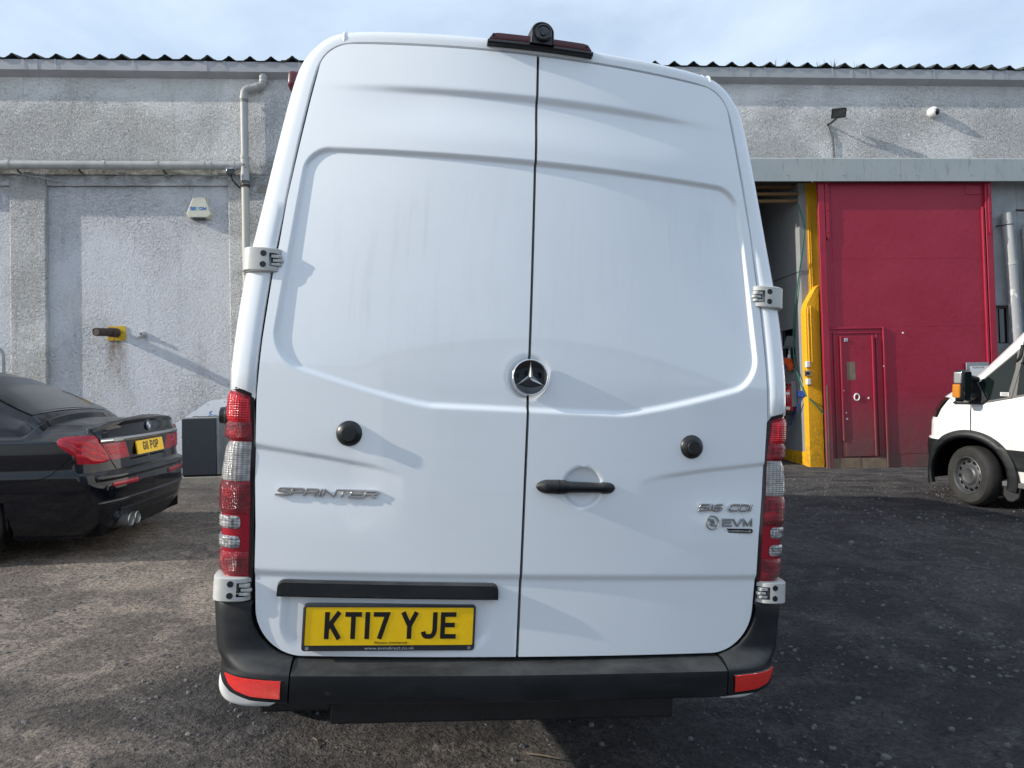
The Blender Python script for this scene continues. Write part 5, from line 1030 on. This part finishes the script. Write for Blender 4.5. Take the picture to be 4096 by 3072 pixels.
def screen(x0, x1, m0, m1, off, nm, mt, nx=24, ny=18, y_shift=0):
    P = []
    for x in np.linspace(x0, x1, nx):
        yr = float(np.interp(x, A[:, 0], A[:, 1])); zr = float(np.interp(x, A[:, 0], A[:, 2])); m_ = np.interp(x, [x0, x1], [m0, m1])
        row = []
        for t in np.linspace(-1, 1, ny):
            y = t * (yr - m_); z = zr + .028 - .028 * (abs(t) ** 2.0) + off; row.append((x - off * .5, y, z))
        P.append(row)
    mb = MB(); mb.grid(np.array(P)); return mb.build(nm, mt, car, smooth=True, ang=180)
screen(.72, 1.47, .012, .02, .004, 'screen_border', 'black_gloss'); screen(.745, 1.445, .045, .05, .0065, 'rear_window', 'dusty_glass')
for t in (-.055, .0, .055):                                                # three reflected cable-like seal lines down the screen
    P = []
mb = MB(); P = np.array([[(x, y, float(np.interp(x, A[:, 0], A[:, 2])) + .036 - .014) for y in (.30 + d - .25 * (1.4 - x), .335 + d - .25 * (1.4 - x))] for d in (0,) for x in np.linspace(.76, 1.43, 8)])
# side windows (mostly outside the picture)
for sd in (1, -1):
    P = []
    for x in np.linspace(1.35, 3.3, 16):
        yr, zr, yb, zb = (float(np.interp(x, A[:, 0], A[:, i])) for i in range(1, 5)); zt_ = zr - .07; zl = zb + .05
        P.append([(x, sd * (yb - .03 + (yr + .03 - yb) * t + .012), zl + (zt_ - zl) * t) for t in np.linspace(0, 1, 6)])
    mb = MB(); mb.grid(np.array(P)); mb.build('side_window', 'car_glass', car, smooth=True)
# boot lid panel with its shut lines
def rear_patch(fy0, fy1, zs, off, nm, mt, parent, ny=14, name_off=None, smooth=True):
    P = []
    for z in zs:
        a, b = fy0(z), fy1(z); row = []
        for y in np.linspace(a, b, ny):
            p = cpt(s_of_y(abs(y)), z, off, 1 if y >= 0 else -1); row.append(p)
        P.append(row)
    mb = MB(); mb.grid(np.array(P)); o = mb.build(nm, mt, parent, smooth=smooth, ang=60); return o
lidy = lambda z: float(np.interp(z, [.745, .82, .93, 1.045, 1.09], [.60, .66, .755, .835, .86]))
for sd in (1, -1):
    mb = MB(); P = []
    for z in np.linspace(.742, 1.10, 18):
        y = lidy(z); p0 = cpt(s_of_y(y - .005), z, .0022, sd); p1 = cpt(s_of_y(y + .005), z, .0022, sd); P.append([p0, p1])
    mb.grid(np.array(P)); mb.build('shut_line', 'dark_void', car)
# tail lights: outer piece round the corner and inner piece on the lid
def car_light(sd):
    s0, s1 = s_of_y(.665), s_of_x(.365); L_ = thing('tail_light', None, None); L_.parent = car
    sy = [s_of_y(.665), s_of_y(.72), s_of_y(.80), s_of_y(.845), s_of_x(.10), s_of_x(.20), s_of_x(.30), s_of_x(.345), s1]; zt_ = [.825, .90, .99, 1.045, 1.047, 1.046, 1.041, 1.030, 1.004]; zb_ = [.82, .812, .806, .806, .815, .862, .93, .965, .996]
    def patch(a0, a1, nm, mt, off, nu=40, nv=14):
        P = []
        for v in np.linspace(0, 1, nv):
            row = []
            for u in np.linspace(0, 1, nu):
                s_ = s0 + (s1 - s0) * u; t_, b_ = np.interp(s_, sy, zt_), np.interp(s_, sy, zb_); vv = a0 + (a1 - a0) * v; z = b_ + (t_ - b_) * vv; e = min(1, u * 10, (1 - u) * 10, v * 5, (1 - v) * 5)
                row.append(cpt(s_, float(z), off * e + .001, sd))
            P.append(row)
        mb = MB(); mb.grid(np.array(P)); return mb.build(nm, mt, L_, smooth=True, ang=70)
    patch(0, 1, 'lamp_lens', 'red_lens_bright' if 0 else 'red_band', .010)
    for a0, a1 in ((.10, .20), (.32, .42), (.54, .64)):
        P = []
        for v in (0, .5, 1):
            row = []
            for u in np.linspace(.16, .80, 30):
                s_ = s0 + (s1 - s0) * u; t_, b_ = np.interp(s_, sy, zt_), np.interp(s_, sy, zb_); kink = .16 * float(ss(.40, .62, u)); vv = a0 + (a1 - a0) * v + kink; row.append(cpt(s_, float(b_ + (t_ - b_) * vv), .0145 - .003 * abs(v - .5), sd))
            P.append(row)
        mb = MB(); mb.grid(np.array(P)); mb.build('light_bar', 'red_lens_bright', L_, smooth=True)
    zz = np.linspace(.822, .965, 10)
    P = [[cpt(s_of_y(y), float(z), .004 if .05 < t < .95 else .001, sd) for t, y in zip(np.linspace(0, 1, 12), np.linspace(float(np.interp(z, [.82, .965], [.365, .44])), lidy(z) - .012, 12))] for z in zz]
    mb = MB(); mb.grid(np.array(P)); mb.build('inner_lens', 'red_band', L_, smooth=True, ang=70)
    for z0 in (.868, .894, .920):
        P = [[cpt(s_of_y(y), z0 + dz, .0075, sd) for y in np.linspace(.45, lidy(z0) - .03, 8)] for dz in (0, .012)]; mb = MB(); mb.grid(np.array(P)); mb.build('light_bar', 'red_lens_bright', L_, smooth=True)
    return L_
car_light(1); car_light(-1)
mb = MB(); P = []
for z, off in ((.970, .002), (.973, .012), (.990, .016), (1.006, .012), (1.010, .002)): P.append([cpt(s_of_y(abs(y)), z, off, 1 if y >= 0 else -1) for y in np.linspace(-.80, .80, 40)])
mb.grid(np.array(P)); mb.build('chrome_strip', 'chrome', car, smooth=True, ang=60)
for sd in (1,):
    P = [[cpt(s_of_y(y), z, .0175, sd) for y in np.linspace(.50, .64, 6)] for z in (.978, 1.002)]; mb = MB(); mb.grid(np.array(P)); mb.build('strip_lens', 'satin_silver', car)
cpl = thing('number_plate', None, None); cpl.parent = car; PX = .036; tilt = .12
fp = lambda a, b_, d: (PX - tilt * (b_ - .892) * .0 - d + (b_ - .892) * .16, -a, b_)
mb = MB(); mb.add([fp(a, b_, d) for d in (0, .012) for a, b_ in ((-.275, .830), (.275, .830), (.275, .951), (-.275, .951))], [(4, 5, 6, 7), (0, 4, 7, 3), (1, 2, 6, 5), (0, 1, 5, 4), (3, 7, 6, 2), (0, 3, 2, 1)]); mb.build('plate_face', 'plate_yellow', cpl)
mb = MB(); glyphs(mb, 'G', -.158, .858, .052, .080, .0145, 0, fp, .012, .0132); glyphs(mb, '11', -.158 + .063, .858, .052, .080, .0145, .011, fp, .012, .0132); glyphs(mb, 'POP', -.150 + .140, .858, .052, .080, .0145, .011, fp, .012, .0132); mb.build('plate_lettering', 'plate_black', cpl)
# shut lines along the top of the boot lid and under the rear screen
Lx = [i for i in range(len(Pt)) if .05 < Pt[i][0] < .74]
def deck_at(i, t): k = t * 9; j = min(int(k), 8); return DECK[i][j] * (1 - (k - j)) + DECK[i][j + 1] * (k - j)
for flip in (0, 1):
    mb = MB(); P = [[deck_at(i, abs(flip - (.075 + .035 * min(1, Pt[i][0] / .7) + d))) + np.array([0, 0, .0035]) for d in (-.0025, .0025)] for i in Lx]; mb.grid(np.array(P)); mb.build('shut_line', 'dark_void', car)
# plate niche shadow gap, emblem
mb = MB(); P = [[cpt(s_of_y(abs(y)), z, .0015, 1 if y >= 0 else -1) for y in np.linspace(-.36, .36, 12)] for z in (.795, .808)]; mb.grid(np.array(P)); mb.build('niche_edge', 'dark_void', car)
eo = Vector(cpt(0, 1.085, .004)); ce = thing('round_emblem', None, None); ce.parent = car
def em_pt(r, q, d): return (eo.x - d + .10 * r * math.sin(q), -r * math.cos(q) , eo.z + r * math.sin(q))
mb = MB(); P = [[em_pt(r, q, d) for q in np.linspace(0, 2 * math.pi, 32, endpoint=False)] for r, d in ((.047, .0), (.047, .006), (.043, .008), (.031, .006))]; mb.grid(np.array(P), closed=True); mb.build('emblem_ring', 'black_gloss', ce, smooth=True, ang=40)
mb = MB(); P = [[em_pt(r, q, d) for q in np.linspace(0, 2 * math.pi, 32, endpoint=False)] for r, d in ((.048, .003), (.048, .009), (.0455, .009), (.0455, .006))]; mb.grid(np.array(P), closed=True); P = [[em_pt(r, q, d) for q in np.linspace(0, 2 * math.pi, 32, endpoint=False)] for r, d in ((.032, .006), (.032, .0095), (.030, .0095))]; mb.grid(np.array(P), closed=True); mb.build('emblem_chrome', 'chrome', ce, smooth=True, ang=40)
for k in range(4):
    mb = MB(); q = np.linspace(k * math.pi / 2, (k + 1) * math.pi / 2, 9); vs = [em_pt(0, 0, .0085)] + [em_pt(.0302, a, .0085) for a in q]; mb.add(vs, [tuple(range(10))]); mb.build('emblem_quarter', 'emblem_blue' if k % 2 == 0 else 'emblem_white', ce)
# bumper reflector, sensors, lower valance, exhausts, belt strip
for sd in (1, -1):
    P = [[cpt(s_of_y(y), z + .012 * (y - .5), .004 if 0 < k < 3 else .001, sd) for y in np.linspace(.33, .72, 14)] for k, z in enumerate((.598, .604, .632, .638))]; mb = MB(); mb.grid(np.array(P)); mb.build('bumper_reflector', 'red_band', car, smooth=True)
    for y in (.30, .78):
        p = Vector(cpt(s_of_y(y), .62 - .02 * (y > .5), .001, sd)); mb = MB(); mb.lathe([(.022, .0), (.021, -.002), (0, -.0025)], p, (1, 0, 0), 16); mb.build('parking_sensor', 'black_trim', car, smooth=True)
    for k, y in enumerate((.53, .405)) if sd > 0 else ():
        mb = MB(); mb.lathe([(.046, .16), (.052, .0), (.056, -.02), (.050, -.026), (.044, -.015), (.042, .10), (0, .10)], (-.005, sd * y, .283), (1, 0, 0), 24); mb.build('exhaust_tip', 'satin_silver', car, smooth=True, ang=50)
P = [[cpt(s_of_y(abs(y)), z, off, 1 if y >= 0 else -1) for y in np.linspace(-.90, .90, 40)] for z, off in ((.455, .001), (.462, .010), (.478, .012), (.49, .002))]; mb = MB(); mb.grid(np.array(P)); mb.build('bumper_fold', 'navy_paint', car, smooth=True, ang=80)
P = [[cpt(s_of_y(abs(y)), z, off, 1 if y >= 0 else -1) for y in np.linspace(-.60, .60, 30)] for z, off in ((.20, .004), (.30, .006), (.395, .006), (.40, .001))]; mb = MB(); mb.grid(np.array(P)); mb.build('valance', 'black_trim', car, smooth=True)
P = [[cpt(s_of_y(abs(y)), z, off, 1 if y >= 0 else -1) for y in np.linspace(-.93, .93, 60)] for z, off in ((.655, .0), (.672, .012), (.700, .016), (.716, .010), (.722, -.004))]; mb = MB(); mb.grid(np.array(P)); mb.build('bumper_lip', 'navy_paint', car, smooth=True, ang=80)
mb = MB(); P = [[cpt(s_of_x(x), z, .003, 1) for x in np.linspace(.40, 3.0, 30)] for z in (.995, 1.012)]; mb.grid(np.array(P)); mb.build('belt_strip', 'black_gloss', car, smooth=True)
for pts in ([(.255, .875), (.33, .80), (.42, .725), (.50, .700), (.80, .688)],):
    q = chaikin(pts, 2); mb = MB(); mb.grid(np.array([[cpt(s_of_x(x), z + d, .0022, 1) for x, z in q] for d in (-.0028, .0028)])); mb.build('bumper_joint', 'dark_void', car)
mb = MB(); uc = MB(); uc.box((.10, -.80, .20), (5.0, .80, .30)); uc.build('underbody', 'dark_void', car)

# ================================================================== second white van at the right edge
# frame: x forward from the front wheel centre, y outwards on the near side, z up
TM = frameM((-0.4534, 0.8896, 0.0562), (-0.8910, -0.4540, -0.0017), (0.024, -0.0508, 0.9984), (5.3, 8.28, 0.1643))
tv = thing('parked_van', 'white van entering at the right edge, near wheel, amber indicator mirror and dusty door', 'van', TM)
TP = chaikin([(-4.7, -1.03), (-4.72, -.10), (-4.6, 0), (-3, .005), (-1, .005), (0, 0), (.36, -.008), (.52, -.05), (.64, -.16), (.80, -.42), (.91, -.75), (.95, -1.03)], 3)
TDX = [(.28, -.10), (.35, -.05), (.5, -.015), (.62, 0), (.735, -.012), (.76, -.05), (.95, -.055), (1.1, -.10), (1.22, -.17), (1.30, -.27), (1.39, -.42), (1.55, -.60), (1.8, -.82), (2.0, -.99), (2.15, -1.12), (2.30, -1.30), (2.42, -1.55), (2.5, -1.95)]
TIN = [(.28, .05), (.36, .02), (.5, .0), (.9, -.004), (1.1, .0), (1.22, .012), (1.4, .05), (1.8, .13), (2.15, .20), (2.3, .26), (2.42, .36), (2.5, .52)]
def tpt(i, z, off=0.0):
    x, y = TP[i]; k = np.clip((x + 1.2) / 1.6, 0, 1)
    return (x + (lerp_table(TDX, z) * (1 if x > .2 else np.clip((x + 2.2) / 2.4, 0, 1) ** 1.2) if x > -2.2 else x * 0) if x > -2.2 else x, y * 1.0 - lerp_table(TIN, z) * min(1, (1.03 + y) / .5) + off, z)
ZT = np.unique(np.concatenate([np.linspace(.28, .9, 44), np.linspace(.9, 1.5, 26), np.linspace(1.5, 2.5, 22)]))
# insert extra columns along the near side for the wheel arch
X0 = TP[:, 0]; seg = [TP[0]]
for a_, b_ in zip(TP[:-1], TP[1:]):
    n_ = max(1, int(np.linalg.norm(b_ - a_) / .03)) if -1.2 < a_[0] < .8 or -1.2 < b_[0] < .8 else 1
    for k in range(1, n_ + 1): seg.append(a_ + (b_ - a_) * k / n_)
TP = np.array(seg)
near = np.array([[tpt(i, z) for i in range(len(TP))] for z in ZT])
zone = lambda c: 'black' if (c[2] < .748 and c[0] > .40) else 'clad' if (.462 < c[2] < .705 and c[0] < -.20) else 'white'
for zn, nm, mt in (('white', 'body', 'dusty_white_paint'), ('black', 'front_bumper', 'black_plastic'), ('clad', 'side_cladding', 'black_plastic')):
    n, k = near.shape[:2]; keep = np.zeros((n - 1, k - 1), bool)
    for i in range(n - 1):
        for j in range(k - 1):
            c = near[i:i + 2, j:j + 2].reshape(-1, 3).mean(0); hole = math.hypot(c[0] - .05, (c[2] - .36)) < .455 and c[1] > -.25 and c[2] < .83
            keep[i, j] = zone(c) == zn and not hole
    mb = MB(); mb.grid(near, keep=keep); far = near.copy(); far[..., 1] = -2.06 - far[..., 1]
    far_ok = keep if zn != 'white' else keep
    mb.grid(far, keep=far_ok)
    if zn == 'white':
        top = near[-1]; ft = far[-1]; mb.grid(np.array([top, ft]))
    mb.build(nm, mt, tv, smooth=True, ang=40)
for y0_, y1_ in ((-.015, -.42), (-2.045, -1.64)):
    wl = MB(); arc_ = [(.05 + .455 * math.cos(R(a)), .36 + .455 * math.sin(R(a))) for a in np.linspace(-12, 192, 30)]
    wl.grid(np.array([[(x, y, z) for x, z in arc_] for y in (y0_, y1_)])); wl.add([(x, y1_, z) for x, z in arc_], [tuple(range(30))]); wl.build('wheel_well', 'dark_void', tv)
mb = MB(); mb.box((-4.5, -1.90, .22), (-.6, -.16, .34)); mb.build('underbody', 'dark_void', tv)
# flared arch
P = []
for a in np.linspace(-18, 192, 44):
    q = R(a); c_, s_ = math.cos(q), math.sin(q); ro = .535 if a < 100 else .535 + .02 * (a - 100) / 90
    cx, cz = .05, .35; rr = [(.44, -.03), (.44, .022), (.45, .034), (.475, .040), (ro - .01, .024), (ro, .002)]
    row = []
    for r, o_ in rr:
        x, z = cx + r * c_ * (1.0 if c_ > 0 else 1.0), cz + r * s_
        yb0 = -.0 if x < .38 else -float(np.interp(x, [.36, .52, .64], [.008, .05, .16])); row.append((x, yb0 + o_, z))
    P.append(row)
mb = MB(); mb.grid(np.array(P)); mb.build('wheel_arch', 'black_plastic', tv, smooth=True, ang=50)
mb = MB(); mb.box((-3.2, -.14, .285), (-.33, .012, .345)); mb.build('side_step', 'seal_grey', tv, bevel=.012)
mf = MB(); mf.prism([(-.34, .36), (-.50, .36), (-.52, .30), (-.50, .17), (-.44, .12), (-.38, .12), (-.33, .19)], -.19, -.01, 1); mf.build('mud_flap', 'rubber', tv, bevel=.012)
# front wheel, turned on full lock
def tr_wheel(x, y, turn, sd):
    w_ = thing('wheel', None, None); w_.parent = tv; w_.matrix_local = Matrix.Translation((x, y, .345)) @ Matrix.Rotation(R(turn), 4, 'Z') @ Matrix.Rotation(R(90 * sd), 4, 'Z')
    wheel_mb(.345, .195, 44).build('tyre', 'tyre', w_, smooth=True)
    mb = MB(); mb.lathe([(.213, .088), (.222, .097), (.214, .103), (.205, .095), (.196, .07), (.190, .052), (.178, .046), (.150, .058), (.135, .066), (.115, .068)], (0, 0, 0), (1, 0, 0), 44); mb.lathe([(.118, .060), (.112, .072), (.106, .080), (.090, .088), (.085, .084), (0, .084)], (0, 0, 0), (1, 0, 0), 36); mb.build('rim', 'steel_wheel', w_, smooth=True, ang=45)
    for k in range(12):
        a = R(30 * k + 8); mb = MB(); cy_, cz_ = .163 * math.cos(a), .163 * math.sin(a)
        P = [[(.0615, cy_ + r * (.026 * math.cos(q) * -math.sin(a) + .016 * math.sin(q) * math.cos(a)), cz_ + r * (.026 * math.cos(q) * math.cos(a) + .016 * math.sin(q) * math.sin(a))) for q in np.linspace(0, 2 * math.pi, 14, endpoint=False)] for r in (1, .02)]
        mb.grid(np.array(P), closed=True); mb.build('rim_hole', 'dark_void', w_)
    mb = MB(); mb.lathe([(.225, -.11), (.1, -.10), (0, -.10)], (0, 0, 0), (1, 0, 0), 24); mb.build('wheel_back', 'dark_void', w_)
tr_wheel(.045, -.135, -21, 1); tr_wheel(.045, -1.93, -21, -1); tr_wheel(-3.3, -.13, 0, 1); tr_wheel(-3.3, -1.93, 0, -1)
# side glass, divider, door gap
def side_y(x, z): return 0.004 - float(lerp_table(TIN, z))
lo_f = lambda x: float(np.interp(x, [-2.2, -1.2, -.53, -.38, -.19, -.02, .02], [1.40, 1.37, 1.302, 1.265, 1.222, 1.195, 1.20])); up_f = lambda x: float(np.interp(x, [-2.2, -1.2, -.95, -.70, -.52, -.02, .02], [2.05, 2.05, 2.04, 2.01, 1.925, 1.425, 1.36]))
def glass_patch(x0, x1, g, off, nm, mt, parent=None):
    P = []
    for x in np.linspace(x0, x1, 40): P.append([(x, side_y(x, z) + off, z) for z in np.linspace(lo_f(x) + g, up_f(x) - g, 8)])
    mb = MB(); mb.grid(np.array(P)); return mb.build(nm, mt, parent or tv, smooth=True, ang=180)
sw = glass_patch(-1.25, .0, 0, .006, 'side_window', 'black_trim'); glass_patch(-.400, -.045, .022, .0095, 'front_pane', 'van_glass', sw); glass_patch(-1.22, -.45, .022, .0095, 'door_pane', 'van_glass', sw)
mb = MB(); mb.grid(np.array([[(x, side_y(x, z) + .013, z) for x in (-.382 - .145 * (z - 1.28) - .022, -.382 - .145 * (z - 1.28) + .022)] for z in np.linspace(1.27, 1.96, 10)])); mb.build('window_divider', 'black_trim', sw)
mb = MB(); mb.prism([(-.285, 1.293), (-.375, 1.293), (-.375, 1.335), (-.285, 1.335)], -.010, -.0085, 1); st_ = mb.build('sticker', 'paper_white', sw)
for z in (1.325, 1.314, 1.303): mb = MB(); mb.box((-.365, -.0079, z - .0025), (-.297, -.0070, z + .0025)); mb.build('sticker_print', 'seal_grey', st_)
mb = MB(); q = chaikin([(.03, 1.19), (.028, 1.05), (.022, .95), (.025, .86)], 2); mb.grid(np.array([[(x + d, .007, z) for x, z in q] for d in (-.004, .004)])); mb.build('door_gap', 'dark_void', tv)
# quarter panel crease stamped in the door, headlight, grab handle in the window
mb = MB(); mb.tube([tuple(p) for p in chaikin([(-.44, -.015, 1.68), (-.49, -.012, 1.72), (-.50, -.02, 1.86)], 2)], .018, 8); mb.build('grab_handle', 'black_trim', tv, smooth=True)
def contour_at(z):
    return np.array([tpt(i, z) for i in range(len(TP))])
P = []
for t in np.linspace(0, 1, 14):
    z = 1.005 + t * .245; c = contour_at(z); s_ = np.concatenate([[0], np.cumsum(np.linalg.norm(np.diff(c[:, :2], axis=0), axis=1))]); tgt = float(np.interp(np.interp(z, [1.0, 1.12, 1.25], [.455, .395, .30]), c[:, 0][c[:, 1] > -.30], s_[c[:, 1] > -.30])); row = []
    for u in np.linspace(0, 1, 12):
        s0 = tgt + u * np.interp(t, [0, 1], [.55, .42]); x, y = np.interp(s0, s_, c[:, 0]), np.interp(s0, s_, c[:, 1]); i = min(np.searchsorted(s_, s0), len(c) - 1); d = c[i] - c[i - 1]; d = d[:2] / (np.linalg.norm(d[:2]) + 1e-9); row.append((x - (-d[1]) * -.006 * -1, y + d[0] * .006 if 0 else y + .006, z)) if 0 else row.append((x + .006, y + .006, z))
    P.append(row)
mb = MB(); mb.grid(np.array(P)); mb.build('headlight', 'dull_red_lens' if 0 else 'car_glass', tv, smooth=True, ang=180)
# door mirror
mi = thing('door_mirror', None, None); mi.parent = tv
mb = MB(); mb.box((-.035, .09, 1.215), (.070, .25, 1.585)); mb.build('mirror_housing', 'black_gloss', mi, bevel=.035, seg=4)
mb = MB(); mb.box((-.012, .236, 1.425), (.078, .258, 1.560)); mb.build('mirror_cap', 'satin_silver', mi, bevel=.012, seg=3)
mb = MB(); mb.box((.0, .238, 1.265), (.088, .264, 1.418)); mb.build('indicator', 'amber_lens', mi, bevel=.014, seg=3)
mb = MB(); mb.prism(rrect(.105, 1.32, .235, 1.565, .03), -.039, -.032, 0); mb.build('mirror_glass', 'chrome' if 0 else 'van_glass', mi); mb = MB(); mb.prism(rrect(.105, 1.235, .235, 1.31, .025), -.039, -.032, 0); mb.build('mirror_glass', 'van_glass', mi)
mb = MB(); mb.prism([(.24, 1.185), (-.10, 1.19), (-.16, 1.24), (-.02, 1.50), (.02, 1.47), (.06, 1.36)], -.03, .014, 1); mb.build('mirror_base', 'black_trim', mi, bevel=.008); mb = MB(); mb.tube([(-.03, .0, 1.28), (.0, .12, 1.27)], .045, 10); mb.tube([(-.03, -.02, 1.47), (.0, .12, 1.50)], .035, 10); mb.build('mirror_arm', 'black_trim', mi, smooth=True)

# ------------------------------------------------------------------ sticks on the ground
def twig(pts, r, label):
    mb = MB(); mb.tube([(x, y, float(ground_z(x, y)) + dz) for x, y, dz in pts], [r * (1 - .5 * i / len(pts)) for i in range(len(pts))], 6); o = mb.build('twig', 'twig_wood', None, smooth=True); tag(o, label, 'twig')
twig([(.02, 3.08, .012), (.09, 3.065, .014), (.17, 3.06, .010)], .0045, 'short pale stick lying in the shadow under the middle of the van')
twig([(-.93, 3.22, .006), (-.90, 3.18, .018), (-.885, 3.13, .006)], .0025, 'thin bent dry stalk on the ground below the left bumper corner')
#twig([(1.36, 3.45, .004), (1.55, 3.50, .006), (1.72, 3.55, .003)], .003, 'long dark twig on the ground right of the bumper')
#twig([(1.52, 4.10, .008), (1.56, 3.95, .016), (1.60, 3.86, .006)], .003, 'thin curved twig on the ground right of the lower right hinge')

# ------------------------------------------------------------------ building across the yard, behind the photographer (seen only mirrored in paint)
ob = thing('opposite_building', 'building across the yard, seen only as a faint reflection in the right rear door', 'building', Matrix.Translation((9, -15, 0)) @ Matrix.Rotation(R(-8), 4, 'Z'))
mb = MB(); mb.prism([(-9, -1.2), (20, -1.2), (20, 6.2), (-9, 5.0)], -8, 0, 1); mb.build('wall', 'board_white', ob)
mb = MB(); mb.prism([(-9.3, 5.02), (20.3, 6.24), (20.3, 6.5), (-9.3, 5.28)], -8.3, .3, 1); mb.build('roof', 'roof_sheet', ob)
for k in range(5): mb = MB(); mb.box((-7 + 4.6 * k, .005, 1.2), (-5 + 4.6 * k, .05, 2.8)); mb.build('window', 'black_gloss', ob)
mb = MB(); mb.box((-1.6, .005, -1.0), (1.4, .06, 3.4)); mb.build('door', 'board_white', ob)
